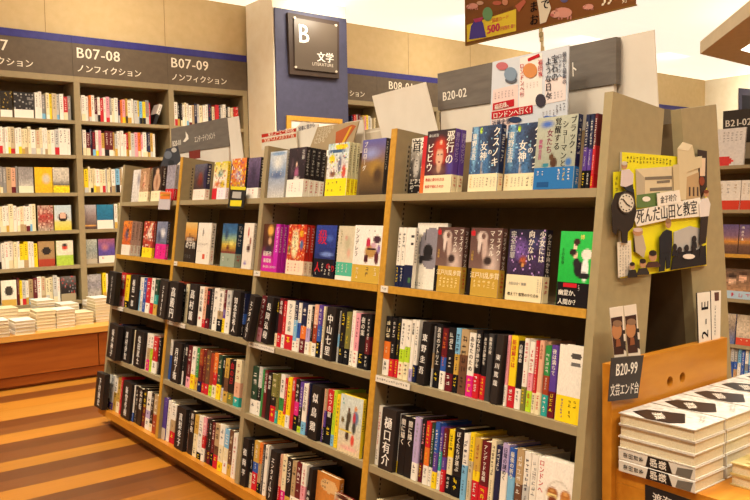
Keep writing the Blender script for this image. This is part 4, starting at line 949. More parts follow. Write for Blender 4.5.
for row, x0, x1, kind in WROWS:
    z = WS[row - 1] + 0.0006
    a = WALLF.a_at(x0, .03, z + .09); e = WALLF.a_at(x1, .03, z + .09)
    while a < e - 0.008:
        w = min(rnd.uniform(.015, .034), e - a); h = rnd.uniform(.176, .205); c = rnd.choice(KINDS[kind]); y = 6.1 + rnd.uniform(.02, .04)
        sb_.box(a, y, z, a + w - .0008, y + .13, z + h, c)
        if rnd.random() < .7:
            bc = rnd.choice(BANDS); bh = rnd.uniform(.035, .06)
            sb_.face([(a, y - .0004, z), (a + w - .0008, y - .0004, z), (a + w - .0008, y - .0004, z + bh), (a, y - .0004, z + bh)], bc)
        if w > .014:
            ink = 'black' if sum(lin(c)) > .9 else 'white'
            if rnd.random() < .15: ink = 'red'
            sb_.marks((a + w * .22, y - .0005, z + h * .94), (1, 0, 0), (0, 0, 1), w * .5, h * .55, ink, rnd)
        a += w
o = sb_.build('shelved_books', 'cover')
o['kind'] = 'stuff'; o['label'] = 'rows of slim spine-out hardcovers filling the back wall bookcases'; o['category'] = 'books'

# face-out books on the wall bookcases
def wall_book(px0, px1, row, key, label, base, **k):
    z = WS[row - 1] + 0.0006
    H = k.pop('H', .19)
    a0 = WALLF.a_at(px0, .03, z + H / 2); a1 = WALLF.a_at(px1, .03, z + H / 2)
    D = dict(first=label, where='back wall', base=base, spine=k.pop('spine', base[0][1]), **k)
    T_ = k.get('T', .016)
    display_book(place(WALLF, a0, .03, z, pitch=-0.0), a1 - a0 - .002, H, .016, D, hash(label) % 997 if False else sum(map(ord, label)), '', 'face-out books on the back wall', 1, (12, 17))
wall_book(0, 12.5, 1, 'a', 'black cover with gold lettering at the photo edge, highest wall shelf', B3('#1a1612', '#201a14', '#241c14'), obi=(.28, 'white'), specks=(.2, ['#b89a3a', '#4a3a1a']))
wall_book(14, 34, 1, 'b', 'wide black cover with white band, highest wall shelf', B3('#1a1718', '#2a282a', '#1c191a'), obi=(.33, 'white'), specks=(.25, ['gray', 'palegray']))
wall_book(18.5, 33.5, 3, 'c', 'gray photo cover beside two yellow covers on the wall', B3('#d8d0c0', '#9a9490', '#8a8480'), obi=(.27, '#d8dcc0'), noise=.2)
wall_book(35, 52.5, 3, 'd', 'yellow cover with a pale drawing on the wall', B3('#e0b020', '#e8b820', '#e8b41e'), blobs=[(.65, .55, .3, .25, '#c8c0b0', .6)], noise=.1)
wall_book(53, 69.5, 3, 'e', 'gray sketch cover with yellow foot, by the upright', [(0, 'yellow'), (.25, 'yellow'), (.3, '#5a5650'), (.5, '#b8b0a0'), (1, '#c8c0b0')], noise=.25)
wall_book(38, 53.5, 4, 'f', 'red and tan photo cover beside the round-faced cover', B3('#a89a88', '#a83a34', '#b89a88'), noise=.35, specks=(.2, ['#8a2a24', '#d8c0a8']))
wall_book(54.5, 71.5, 4, 'g', 'pale cover with a round laughing face on yellow', [(0, '#d8c83a'), (.35, '#d8d07a'), (.42, '#c8d0d0'), (1, '#b8ccd4')], blobs=[(.5, .52, .32, .2, '#2a2220', .2), (.5, .58, .22, .14, '#e0b098', .2)])
wall_book(38.5, 55, 5, 'h', 'tan cover with dark square over a red foot', [(0, '#a8402c'), (.3, '#a8402c'), (.33, '#a08058'), (1, '#a8885c')], blobs=[(.5, .62, .3, .16, '#2a2424', .05)])
wall_book(56.5, 73.5, 5, 'i', 'cream cover with a small character sketch and lime foot', [(0, '#b8d04a'), (.38, '#a8c84a'), (.42, '#e0d8c0'), (1, '#e0d8c4')], blobs=[(.5, .72, .2, .12, '#c83a2a', .4), (.5, .82, .2, .07, '#3a3030', .4)], noise=.1)
wall_book(1.5, 16.8, 6, 'j', 'white cover with a dark square and gold band, lowest wall shelf', B3('#e8e0d0', '#e8e0d0', '#ece4d4'), blobs=[(.5, .58, .3, .2, '#3a3430', .05)], obi=(.25, '#d0a850'))
wall_book(61, 76.3, 6, 'k', 'black night cover with red lights, lowest wall shelf', B3('#1a1618', '#241e20', '#6a6664'), obi=(.3, '#a89878'), specks=(.2, ['#b83a34', '#8a8a90']))
wall_book(82.5, 96.5, 4, 'l', 'landscape cover with evening sky, second wall bay', B3('#5a4034', '#8a7a78', '#b0acb0'), blobs=[(.5, .15, .6, .05, '#d8a050', .5)], noise=.12)
wall_book(97, 113.5, 4, 'm', 'deep blue sea cover with wide white band', B3('#2a6a8a', '#1f6a90', '#28789c'), obi=(.36, 'white'), noise=.12)
wall_book(84, 97.5, 5, 'n', 'pale gray-green flower cover in the second wall bay', B3('#a8a090', '#8a9490', '#b0b4a8'), obi=(.2, '#b8ac98'), noise=.25)
wall_book(98.5, 115, 5, 'o', 'violet and orange cover with white band, second wall bay', B3('#4a3a7a', '#5a4a9a', '#a05a70'), blobs=[(.4, .65, .3, .2, '#b0707a', .8)], obi=(.3, 'white'), noise=.15, omarks=[(.2, .26, .15, .15, 'red')])
wall_book(85.5, 101.5, 6, 'p', 'pale gray sketch cover on the lowest shelf, second wall bay', B3('#b8b0a4', '#8a8890', '#b0acac'), noise=.3)
wall_book(233.5, 238.5, 1, 'q', 'narrow red cover at the pillar end of the wall', B3('red', '#c8302a', 'red'), noise=.2, specks=(.2, ['white', '#6a1418']))
m = place(WALLF, WALLF.a_at(152.5, .05, WS[0] + .08), .05, WS[0] + .002, math.radians(20))
spine_book(m, .028, .185, .12, 'white+black:darkgray', random.Random(3), 'black and white hardcover leaning alone, highest wall shelf', None)

# ================================================================== piles on the bench
def lying_book(m, W, L, T, cov, label, group, spine_left=False, name='piled_book', artfn=None, title=None, sc='white'):
    """lies on its back cover; x across the page, y along the spine"""
    t = thing(name, label, 'book', m, group)
    bt = .0022
    x0, x1 = (0, W)
    c = MB()
    if spine_left:
        pts = [(W, 0), (W, bt), (bt, bt), (bt, T - bt), (W, T - bt), (W, T), (.0015, T), (0, T - .0015), (0, .0015), (.0015, 0)]
    else:
        pts = [(0, 0), (W - .0015, 0), (W, .0015), (W, T - .0015), (W - .0015, T), (0, T), (0, T - bt), (W - bt, T - bt), (W - bt, bt), (0, bt)]
    TT = Matrix(((1, 0, 0, 0), (0, 0, -1, L), (0, 1, 0, 0), (0, 0, 0, 1)))      # (x,z,y') -> (x, L-y', z)
    if spine_left: pts = pts[::-1]
    c.prism(pts, 0, L, cov, TT)
    if artfn: artfn(c)
    c.build('cover', 'cover', t)
    p = MB()
    p.box(bt + .0004 if spine_left else .003, .003, bt + .0003, W - .003 if spine_left else W - bt - .0004, L - .003, T - bt - .0003)
    p.build('pages', 'pages', t)
    return t
rnd = random.Random(5)
# near-left bottom corner in the photo, number of books, cover colours
PILES = [(-4, 343, 5, 'white'), (15.5, 335.5, 4, 'white'), (37, 331, 6, 'cream'), (57, 328.5, 6, 'white'), (76, 325.5, 4, 'cream'), (96, 322.5, 8, 'white'), (9, 322.5, 5, 'cream'), (26, 320, 8, 'white'), (49, 317.5, 6, 'white'), (-8, 325, 6, 'cream'), (76, 314.5, 6, 'white')]
WHO = ['cut by the photo edge', 'second along the front edge', 'third along the front edge', 'fourth along the front edge', 'fifth along the front edge', 'tallest by the island', 'first of the back row', 'second of the back row', 'third of the back row', 'back row at the photo edge', 'back row by the tall pile']
for k, (px, py, n, cc) in enumerate(PILES):
    p0 = at((px, py), 2, .3625)
    y0 = max(5.462, min(p0.y, 5.87)); 
    z = .3626
    L, W = .186, .128
    for j in range(n):
        T = rnd.uniform(.018, .024)
        mm = Matrix.Translation((p0.x + rnd.uniform(-.002, .002), y0 + rnd.uniform(0, .004), z)) @ Matrix.Rotation(rnd.uniform(-.02, .02), 4, 'Z')
        lying_book(mm, W, L, T, rnd.choice([cc, cc, 'white', 'cream', 'beige', 'palegray']) if j < n - 1 else cc, f"{'topmost' if j == n - 1 else ORD[j + 1] + ' lowest'} book of the bench pile {WHO[k]}", 'piled books on the wall bench', spine_left=rnd.random() < .3)
        z += T + .0004

# ================================================================== the near table
def cover_art(top, seed, pilex):
    def fn(c):
        T = top
        rr = random.Random(seed)
        def g(u, v):
            k = .50 + .25 * rr.random()
            if u < .62: k = .58 + .12 * rr.random()
            if .3 < u < .6 and v > .55: k -= .18 * rr.random()
            return (k * 1.02, k * .98, k * .90)
        c.grid((0, 0, T + .0003), (1, 0, 0), (0, 1, 0), .128, .188, 12, 18, g)
        q = [(.0, .118), (.004, .062), (.030, .040), (.100, .080), (.070, .160), (.030, .172)]
        c.face([(x, y, T + .0006) for x, y in q], 'black')
        c.text('暗殺', (.030, .086, T + .0009), Vector((.72, .69, 0)).normalized(), Vector((-.69, .72, 0)).normalized(), .026, 'white', False, .02)
        c.marks((.010, .100, T + .0009), Vector((.8, .6, 0)), Vector((-.6, .8, 0)), .008, .008, 'white', rr)
        for i in range(6):
            c.marks((.062 + .009 * i, .030 + .004 * i, T + .0008), (1, 0, 0), (0, 1, 0), .007, .022, '#c07a72', rr)
    return fn
TH_ = .0272
def spine_art(T, seed):
    def fn(c):
        rr = random.Random(seed)
        R, U = (0, -1, 0), (0, 0, 1)
        # lettering runs along the spine, glyphs turned a quarter
        c.face([(-.0003, .118, .001), (-.0003, .052, .001), (-.0003, .062, T - .001), (-.0003, .112, T - .001)], 'black')
        for i, ch in enumerate('柴田哲孝'):
            c.text(ch, (-.0006, .176 - .0135 * i, T * .5), (0, 0, -1), (0, 1, 0), .0125, 'darkgray', True, .02)
        for i, ch in enumerate('暗殺'):
            c.text(ch, (-.0006, .108 - .022 * i, T * .5), (0, 0, -1), (0, 1, 0), .020, 'white', True, .03)
        c.face([(-.0004, .045, .002), (-.0004, .010, .002), (-.0004, .004, T - .004), (-.0004, .040, T - .008)], '#6a665e')
    return fn
SX, SY = 1.532, .858
PN = ['nearest the corner', 'second in line', 'third in line', 'fourth in line', 'fifth in line']
for k in range(5):
    z = TZ + .0006
    for j in range(5):
        low2 = j < 2
        top = j == 4
        art_ = spine_art(TH_, k * 7 + j) if low2 and k == 0 else cover_art(TH_, 40 + k, 0) if top else None
        mm = Matrix.Translation((SX + k * .1345 + (j % 2) * .0008, SY + ((j * 7) % 3) * .0008, z))
        wl = 'topmost black and white covered book' if top else ['lowest book', 'second lowest book', 'middle book', 'second highest book'][j]
        sp = ', spine outward' if low2 else ''
        lying_book(mm, .128, .188, TH_, '#d9d3c6' if not top else '#cfc8ba', f'{wl} in the table stack {PN[k]}{sp}', 'stacked novels on the near table', low2, 'stacked_book', art_)
        z += TH_ + .0005
q = at((728.5, 462), 2, TZ + .05)
for j in range(2):
    mm = Matrix.Translation((q.x, q.y - .19, TZ + .0006 + j * .0252)) @ Matrix.Rotation(0, 4, 'Z')
    def fnk(c):
        rr = random.Random(8)
        c.grid((0, 0, .0252), (1, 0, 0), (0, 1, 0), .128, .186, 10, 14, lambda u, v: mix(lin('#8a7430'), lin('#d8c890'), rr.random()))
    lying_book(mm, .128, .186, .0246, '#cdb878', ['lower olive covered book of the low pile at the photo edge', 'upper olive patterned book of the low pile at the photo edge'][j], 'low pile on the near table', False, 'stacked_book', fnk if j else None)

def cardthing(name, label, cat, pts, axis, val, thick, col, mat='card', side=None, group=None, part='sheet'):
    """flat card whose corners the picture shows, standing in the plane axis=val"""
    P = [at(p, axis, val) for p in pts]
    lo = Vector((min(p.x for p in P), min(p.y for p in P), min(p.z for p in P)))
    t = thing(name, label, cat, Matrix.Translation(lo), group)
    c = MB(); c.slab([p - lo for p in P], thick, col, side); c.build(part, mat, t)
    return t, lo
XD = {0: ((0, -1, 0), (0, 0, 1)), 1: ((1, 0, 0), (0, 0, 1))}
def put_text(c, lo, s, p0, p1, axis, val, col, vertical=False, bold=.02, size=None):
    """text whose baseline runs from p0 to p1 in the photo"""
    a, b_ = at(p0, axis, val) - lo, at(p1, axis, val) - lo
    r = (b_ - a); ln = r.length; r.normalize()
    R0, U0 = (Vector(v) for v in XD[axis])
    u = U0 - r * U0.dot(r); u.normalize()
    adv = sum(glyph(ch)[2] if ch != ' ' else .35 for ch in s)
    sz = size or ln / adv
    c.text(s, a, r, u, sz, col, False, bold, ln / adv / sz)
def px_poly(c, lo, pts, axis, val, col, thick=.0015, side=None):
    c.slab([at(p, axis, val) - lo for p in pts], thick, col, side)
def px_ell(c, lo, cx_, cy_, rx, ry, axis, val, col, n=14, thick=.001):
    px_poly(c, lo, [(cx_ + rx * math.cos(-2 * math.pi * i / n), cy_ + ry * math.sin(-2 * math.pi * i / n)) for i in range(n)], axis, val, col, thick)

# sign plate hung on the table's back board, two portrait cards behind it
YB0 = YB - .025
t, lo = cardthing('table_sign', 'dark gray sign lettered B20-99 hung on the wooden back board', 'sign', [(608.7, 401.6), (638, 398), (643.8, 355.3), (612, 358)], 1, YB0 - .010, .003, '#3c3633')
c = MB()
put_text(c, lo, 'B20-99', (615.5, 376), (637.5, 373), 1, YB0 - .0105, '#efe8dc', size=.040); put_text(c, lo, '文芸エンド台', (610, 395.5), (638.5, 392), 1, YB0 - .0105, '#efe8dc', size=.030)
c.build('lettering', 'paper', t)
for i, pts in enumerate(([(614.7, 357.5), (626.6, 356), (623, 306), (609.5, 308)], [(628.6, 356), (640.6, 355.3), (636.2, 304), (623.8, 306)])):
    t, lo = cardthing('portrait_card', ['left portrait card of an elderly person, tucked behind the dark table sign', 'right portrait card of an elderly person, tucked behind the dark table sign'][i], 'card', pts, 1, YB0 - .004 - .0004 * i, .0012, '#e3d8c8', group='portrait cards on the end table')
    c = MB(); v = YB0 - .0046 - .0004 * i; ox = 14 * i; oy = -1.6 * i
    px_poly(c, lo, [(614.3 + ox, 355 + oy), (624 + ox, 354 + oy), (622.2 + ox, 316 + oy), (611.0 + ox, 318 + oy)], 1, v, '#3a1c14', .0003)
    px_poly(c, lo, [(616 + ox, 344 + oy), (626 + ox, 351 + oy), (625 + ox, 330 + oy), (620 + ox, 330 + oy)], 1, v - .0003, '#2a1c1c', .0003)
    px_ell(c, lo, 616.8 + ox, 331 + oy, 5.0, 8.5, 1, v - .0006, '#b57c50', thick=.0003)
    px_ell(c, lo, 617.5 + ox, 323.5 + oy, 4.8, 3.4, 1, v - .0008, '#8a6a50', thick=.0002)
    px_poly(c, lo, [(616 + ox, 347 + oy), (621 + ox, 346 + oy), (620 + ox, 339 + oy), (616.5 + ox, 339 + oy)], 1, v - .0010, '#8a5030', .0002)
    px_poly(c, lo, [(624 + ox, 341 + oy), (626 + ox, 341 + oy), (625.5 + ox, 334 + oy), (623.5 + ox, 334 + oy)], 1, v - .0010, '#e0d4c4', .0002)
    c.build('portrait_print', 'card', t)
# class placards
for i, pts in enumerate(([(699, 343.5), (711.2, 341.5), (710, 291.6), (697.2, 293)], [(711.9, 341.3), (720.2, 339.5), (721, 290.5), (711, 290.7)])):
    t, lo = cardthing('class_placard', ['white placard lettered 2-E standing behind the wooden back board', 'narrow white placard with small print beside the 2-E one'][i], 'card', pts, 1, YB - .016 - .0012 * i, .004, '#e6dfd2', side='#4a443c', group='white placards behind the back board')
    c = MB(); v = YB - .0166 - .0012 * i
    if i == 0:
        for ch, py, s_ in (('2', 338, .046), ('E', 310, .050), ('-', 324, .05)):
            p = at((708.2, py), 1, v) - lo
            c.text(ch, p, (0, 0, 1), (-1, 0, 0), s_, 'black', False, .02)
    else:
        c2 = MB(); px_poly(c2, lo, [(715, 301), (719, 300.5), (719, 292), (714.5, 292.5)], 1, v, '#5a3a34', .0003); c2.build('photo', 'card', t)
        p = at((714.6, 305), 1, v) - lo
        c.marks(p, (1, 0, 0), (0, 0, 1), .008, .09, 'darkgray', random.Random(2))
    c.build('lettering', 'paper', t)
# dark tag under the stack on the table edge
t, lo = cardthing('author_tag', 'dark tag with white author lettering on the table edge under the book stack', 'tag', [(645, 520), (694, 534), (694, 501), (645, 484.5)], 0, 1.5385, .002, '#221d1c')
c = MB(); put_text(c, lo, '渡海 曲', (652, 501.5), (686, 513), 0, 1.538, '#e6dfd4', size=.026); c.build('lettering', 'paper', t)

# ---- cut-out display poster on the end panels
YP = 1.106
t, lo = cardthing('cutout_poster', 'yellow cut-out display poster about a classroom novel, fixed across the end panels', 'poster', [(620, 278.5), (706.5, 265.5), (707, 159), (622, 152)], 1, YP, .006, '#e8de1c', side='#d8d0b8', part='yellow_panel')
def part(name, fn, mat='card'):
    c = MB(); fn(c); return c.build(name, mat, t)
PP = lambda c, pts, d, col, th=.0015: px_poly(c, lo, pts[::-1], 1, YP - d, col, th)
EL = lambda c, x, y, rx, ry, d, col: px_ell(c, lo, x, y, rx, ry, 1, YP - d, col, 14, .001)
def f(c):
    PP(c, [(613.5, 172), (624, 171), (624, 206), (613.5, 209)], .001, '#ddd41c'); c.marks(at((615, 176), 1, YP - .0014) - lo, (1, 0, 0), (0, 0, 1), .012, .09, '#6a6420', random.Random(1))
part('side_flap', f)
def f(c):
    PP(c, [(636, 169), (704, 164), (705, 203), (637, 207)], .003, '#d8c8a4')
    PP(c, [(636, 169), (645, 178), (645, 200), (637, 207)], .0034, '#b8aa90', .0003)
    for y0, x0, x1, h in ((177, 645, 672, 3), (181, 657, 670, 2.4), (188, 650, 672, 3.2)):
        PP(c, [(x0, y0), (x1, y0 - 1.2), (x1, y0 + h - 1), (x0, y0 + h)], .0036, '#7a7060', .0003)
    PP(c, [(637, 195), (660, 192), (660, 206), (637, 208)], .0038, '#5f7a44', .0003)
    EL(c, 646.5, 199, 4, 2.6, .0046, '#eee8dc')
    PP(c, [(684, 178), (699, 172), (700, 200), (685, 202)], .004, '#b89a70', .0003)
    for x in (689, 693, 697): PP(c, [(x, 187), (x + 1.5, 187), (x + 1.5, 196), (x, 196)], .0044, '#4a3a30', .0003)
part('school_picture', f)
def f(c):
    PP(c, [(677.5, 149), (683, 142), (692.5, 145), (695, 157), (702, 156), (702, 167), (687, 172), (686, 200), (679, 200)], .0055, '#d2c29c')
    PP(c, [(677.5, 149), (683, 142), (692.5, 145), (688, 151)], .006, '#e2d6b6', .0003)
    PP(c, [(673, 165), (679, 164), (680, 199), (674, 200)], .006, '#cbb991', .0003)
part('tower_cutout', f)
def f(c):
    c.marks(at((626, 157), 1, YP - .0006) - lo, (1, 0, 0), (0, 0, 1), .001, .001, '#6a6420', random.Random(1))
    for i in range(14):
        c.marks(at((626.5 + 3.3 * i, 155.5 + .2 * i), 1, YP - .0006) - lo, (1, 0, 0), (0, 0, 1), .009, .021, '#3a3620', random.Random(i))
part('slogan', f, 'paper')
def f(c):
    PP(c, [(632, 211), (700, 197.5), (704, 216), (672, 219), (637, 226.5)], .0075, '#ece6da')
    put_text(c, lo, '死んだ山田と教室', (636.5, 223), (697.5, 212.5), 1, YP - .0079, '#1c1818', size=.040)
part('title_plate', f)
def f(c):
    PP(c, [(657, 193.5), (679.5, 190), (681, 202), (658, 207)], .0085, '#ece6da'); put_text(c, lo, '金子玲介', (660.5, 203), (677, 200), 1, YP - .0089, '#2a2424', size=.020)
part('name_plate', f)
def f(c):
    PP(c, [(611.5, 205), (616, 193), (634, 189), (636.5, 212), (633, 227), (628, 232), (627.5, 243), (622, 243), (621.5, 232), (618, 229), (616, 235), (613, 232)], .008, '#2a201c')
    EL(c, 626.5, 203, 8.6, 10.8, .0095, '#4a4038'); EL(c, 626.5, 203, 7.4, 9.4, .0105, '#d9d2c2')
    for k in range(12):
        a = k * math.pi / 6; EL(c, 626.5 + 5.9 * math.cos(a), 203 + 7.6 * math.sin(a), .6, .7, .0112, '#3a3028')
    PP(c, [(626, 203.5), (622.5, 199), (623.1, 198.4), (627, 203)], .0116, '#241c18', .0003); PP(c, [(626.2, 203), (630.6, 205.8), (630.2, 206.8), (626, 204)], .0116, '#241c18', .0003)
part('clock_cutout', f)
def f(c):
    PP(c, [(617.5, 242.5), (631, 240.5), (632, 275), (618.5, 277.5)], .003, '#e2d8c6')
    for i in range(4): c.marks(at((619.5 + 2.8 * i, 245), 1, YP - .0034) - lo, (1, 0, 0), (0, 0, 1), .007, .09, '#8a8076', random.Random(i))
part('memo_sheet', f)
def person(name, head, hr, hair, torso, tc, legs, lc, d):
    def f(c):
        if legs: PP(c, legs, d, lc)
        PP(c, torso, d + .0012, tc); EL(c, head[0], head[1], hr[0], hr[1], d + .0022, '#b98a66'); EL(c, head[0], head[1] - hr[1] * .55, hr[0] * .95, hr[1] * .55, d + .003, hair)
    part(name, f)
person('standing_figure', (668.5, 223.5), (2.8, 4.8), '#8a6a48', [(663, 232), (667, 229.5), (672, 231), (672.5, 243), (671, 252), (660, 253), (659.5, 238)], '#1c1d26', [(660, 252), (671.5, 251), (670, 268), (666.5, 269), (666, 256), (664.5, 271), (659, 272)], '#191a22', .010)
person('cap_figure', (624.5, 165.5), (3, 3.8), '#c9c0b0', [(622, 170), (629, 169), (633.5, 174), (633, 184), (626, 187), (621, 186)], '#d6c8c8', [(622, 185), (633, 184), (634, 193), (626, 190)], '#2a2c34', .009)
person('shirt_figure', (706.5, 193.5), (2.6, 3.4), '#7a3c22', [(702, 199), (708, 197.5), (710.5, 204), (709, 216), (700, 217), (699.5, 204)], '#e0d8d4', [(701, 216), (708.5, 215), (706, 243), (699.5, 245)], '#2c201e', .009)
person('bald_figure', (638, 232), (5, 4), '#cfb6ae', [(634, 234), (643, 235), (646, 248), (644, 258), (636, 252)], '#b8a894', [(634, 238), (637, 238), (638, 252), (634, 252)], '#33241e', .006)
for i, (x, y) in enumerate(((632.5, 266), (643, 263.5), (653, 256))):
    s_ = 1 + .25 * i
    person('portrait_cutout', (x, y), (2.6 * s_, 3.6 * s_), '#241a18', [(x - 4.5 * s_, y + 10), (x - 3 * s_, y + 4 * s_), (x + 3 * s_, y + 3.5 * s_), (x + 5 * s_, y + 9), (x + 5 * s_, y + 11), (x - 4.5 * s_, y + 11.8)], ['#221c1c', '#2c2626', '#4a2c26'][i], None, '', .010)
def f(c):
    PP(c, [(674, 232), (690, 226), (702, 229), (702, 252), (674, 256)], .003, '#b5b1ac')
    PP(c, [(673, 258), (680, 252), (697, 250), (706, 245), (706.5, 264.5), (671, 270)], .006, '#1c181c')
    for x, y in ((675, 247), (680, 250), (687, 248), (694.5, 239), (702, 249), (694, 249)):
        EL(c, x, y, 2.1, 3.4, .007, '#241c20'); PP(c, [(x - 3, y + 9), (x - 2, y + 3), (x + 2, y + 3), (x + 3, y + 9)], .0066, '#1e1a20', .0006)
    EL(c, 689, 256.5, 6, 2.6, .009, '#e6dcd2')
part('classroom_picture', f)
def f(c):
    PP(c, [(698, 149.5), (707, 151), (707, 187), (701, 199), (699, 180)], .004, '#33221c'); PP(c, [(700, 158), (705.5, 158), (705, 176), (700, 176)], .005, '#e0c6a8', .0004); EL(c, 702, 181, 2.6, 4.6, .006, '#8a3c1e')
part('corner_picture', f)

# ---- headers, cards and posters standing on the island
def header(label, p0, p1, zt, zb, texts, extra=None):
    a, b_ = at(p0, 0, XMID), at(p1, 0, XMID)
    t = thing('header_sign', label, 'sign', Matrix.Translation((XMID, 0, 0)), 'gray header signs along the island top')
    c = MB(); c.box(0, b_.y, zb, .022, a.y, zt); c.build('sign_board', 'signgray2', t)
    for s_, q0, q1, sz in texts:
        c = MB(); put_text(c, Vector((XMID, 0, 0)), s_, q0, q1, 0, XMID - .0008, '#ece4d6', size=sz); c.build('lettering', 'paper', t)
    if extra: c = MB(); extra(c); c.build('bird_mark', 'paper', t)
    c = MB(); c.box(.004, b_.y + .01, 1.28, .018, a.y - .01, zb - .0005); o = c.build('sign_stand', 'whitecard', t); o['label'] = 'pale stand below the sign face'
header('long gray header sign lettered B20-02 behind the nearest bay', (437.5, 74), (616, 40), 1.642, 1.515, [('B20-02', (442.5, 101), (467, 96.3), .042), ('ト', (570.5, 76.5), (577.5, 75), .05)])
def bird(c):
    lo_ = Vector((XMID, 0, 0))
    px_poly(c, lo_, [(183, 141.5), (186, 137), (185.5, 131.5), (188, 135), (188.6, 139), (185, 142)], 0, XMID - .0008, '#ece4d6', .0004)
header('gray header sign with a bird mark above the farthest bays', (171, 129), (228, 117), 1.642, 1.497, [('B20-01', (172.5, 146.5), (181, 144.7), .042), ('エンターテインメント', (194.5, 142.5), (215.5, 138), .04)], bird)
t, lo = cardthing('blank_sign_board', 'large blank white board standing behind the end of the header sign', 'board', [(570, 140), (659, 122), (654, 29.6), (570, 47.5)], 0, XMID + .026, .004, 'white', 'whitecard')
t, lo = cardthing('blank_card', 'blank off-white card standing askew above the second bay', 'card', [(387, 158), (441, 144), (425.5, 82), (372, 96)], 0, 1.80, .003, 'white', 'whitecard')
t, lo = cardthing('blank_card', 'narrow off-white card beside the bird-marked header sign', 'card', [(232, 164), (244, 164), (238.5, 116), (227.5, 118)], 0, 1.80, .003, 'white', 'whitecard')
# travel novel poster
t, lo = cardthing('novel_poster', 'pale blue and pink poster with red banners about a London trip', 'poster', [(489.5, 137), (567, 128), (569, 45), (492.5, 62)], 0, 1.775, .004, '#cfd4dc')
XQ = 1.775
QP = lambda c, pts, d, col, th=.0004: px_poly(c, lo, pts[::-1], 0, XQ - d, col, th)
c = MB()
QP(c, [(493, 90), (518, 84), (518, 128), (491, 131)], .0008, '#e8cfc8'); QP(c, [(520, 58), (542, 53), (542, 104), (519, 108)], .0008, '#eee4dc'); QP(c, [(545, 80), (566, 76), (565.5, 100), (545, 104)], .0008, '#e9d9d4')
for x, y, rx, ry, col in ((502, 66, 6, 4, '#c06a70'), (510.5, 74, 6.5, 7, '#7f93a8'), (511, 80, 6, 3.4, '#5a5f6a'), (530, 70.5, 7.2, 7.5, '#d08a50'), (531, 71, 5, 5, '#b8602c'), (527, 69, 3, 3, '#e2b070'), (550, 121, 9, 5, '#5a78c0'), (547, 119, 4, 3.4, '#2c4c9c'), (555, 119.5, 4, 4, '#3c60b0'), (540.5, 100.5, 5.2, 6.8, '#3a3440'), (515, 119.8, 6.5, 3.2, '#2a3a5c')):
    px_ell(c, lo, x, y, rx, ry, 0, XQ - .0016 - .0001 * ry, col, thick=.0003)
rr = random.Random(4)
for x, y, n_, s_, col in ((494.5, 92.5, 6, .012, '#8a7078'), (547, 93, 5, .011, '#6a6a7a'), (542.5, 111.5, 5, .010, '#7a6a74'), (523, 84, 5, .009, '#b09a90'), (556, 104, 3, .012, '#5a5664')):
    for i in range(n_):
        c.marks(at((x + 3.4 * i, y - .7 * i), 0, XQ - .0012) - lo, (0, -1, 0), (0, 0, 1), s_ * .6, s_ * 2, col, rr)
c.build('printed_pictures', 'card', t)
c = MB()
QP(c, [(493, 103.5), (514, 99), (514, 106), (492.5, 110.5)], .002, '#b8202a'); QP(c, [(491.5, 112), (532.5, 105), (532.5, 113), (491.5, 119.3)], .002, '#b8202a'); QP(c, [(527.5, 58.5), (539, 53.5), (540, 56.5), (528, 61.5)], .002, '#b8202a')
put_text(c, lo, '福田珠、', (494.5, 109.5), (511.5, 105.5), 0, XQ - .0026, 'white'); put_text(c, lo, 'ロンドンへ行く!', (493, 118.5), (531, 112), 0, XQ - .0026, 'white')
put_text(c, lo, '近藤史恵', (492, 126), (510.5, 122.8), 0, XQ - .0026, '#22304e')
for s_, x, y, sz, col in (('宝石の', 554.6, 54.5, .025, '#1e2233'), ('ような日々', 548.2, 57, .024, '#1e2233'), ('最高と最新の', 564.3, 51.5, .015, '#2a2e46'), ('ロンドンへ', 559.8, 53.5, .0135, '#3a3e58'), ('ロンドンへ行', 521.8, 63, .0165, '#b8303a'), ('福田珠', 540.2, 59, .017, '#b8303a')):
    c.text(s_, at((x, y), 0, XQ - .0026) - lo, (0, -1, 0), (0, 0, 1), sz, col, True, .02)
c.build('lettering', 'paper', t)
# small papers on the far bays
t, lo = cardthing('promo_card', 'dark bluish promotional card on top of the farthest bay', 'card', [(160.5, 166), (172, 170), (181, 160), (177.5, 146), (166, 149)], 0, 1.74, .002, '#3a3c44')
c = MB()
for x, y, rx, ry, col in ((168, 155, 4, 4, '#6a707c'), (174, 150, 2.6, 2.5, '#b8b4ae'), (171, 163, 3, 3, '#20242c')): px_ell(c, lo, x, y, rx, ry, 0, 1.738, col, thick=.0003)
c.build('picture', 'card', t)
t, lo = cardthing('promo_card', 'small brick red card below the bird-marked header sign', 'card', [(189, 160), (200, 158), (200, 149.5), (189, 151.5)], 0, 1.80, .002, '#7a2c22')
# leaflets over the second bay
t, lo = cardthing('leaflet', 'white leaflet with two red stripes above the second bay', 'leaflet', [(262, 150), (297, 150), (296, 127.5), (261.5, 134.5)], 0, 1.76, .004, '#ded6c4', group='leaflets over the second bay')
c = MB(); QQ = lambda pts, col, d=.0006: px_poly(c, lo, pts[::-1], 0, 1.76 - d, col, .0004)
QQ([(261.5, 134.3), (296, 128.2), (296, 131.5), (261.6, 137.8)], '#b8301f'); QQ([(261.7, 139.3), (296, 133.5), (296, 137), (261.8, 142.8)], '#bf4a2c')
put_text(c, lo, '東京コーヒーあの店', (268, 136.2), (294, 131.3), 0, 1.759, '#f2e2cc'); put_text(c, lo, '全国ベストスポット店', (264, 142), (294, 136.6), 0, 1.759, '#f2e2cc'); c.build('printing', 'paper', t)
t, lo = cardthing('leaflet', 'white handwritten leaflet between the striped leaflet and the menu card', 'leaflet', [(296.3, 150), (312, 150), (318.5, 124.5), (302, 121.5), (296.3, 127)], 0, 1.775, .003, '#e4ddd0', group='leaflets over the second bay')
c = MB(); put_text(c, lo, '図書に宿から', (298.5, 131), (315, 126.6), 0, 1.7745, '#3a3c5a'); c.build('handwriting', 'paper', t)
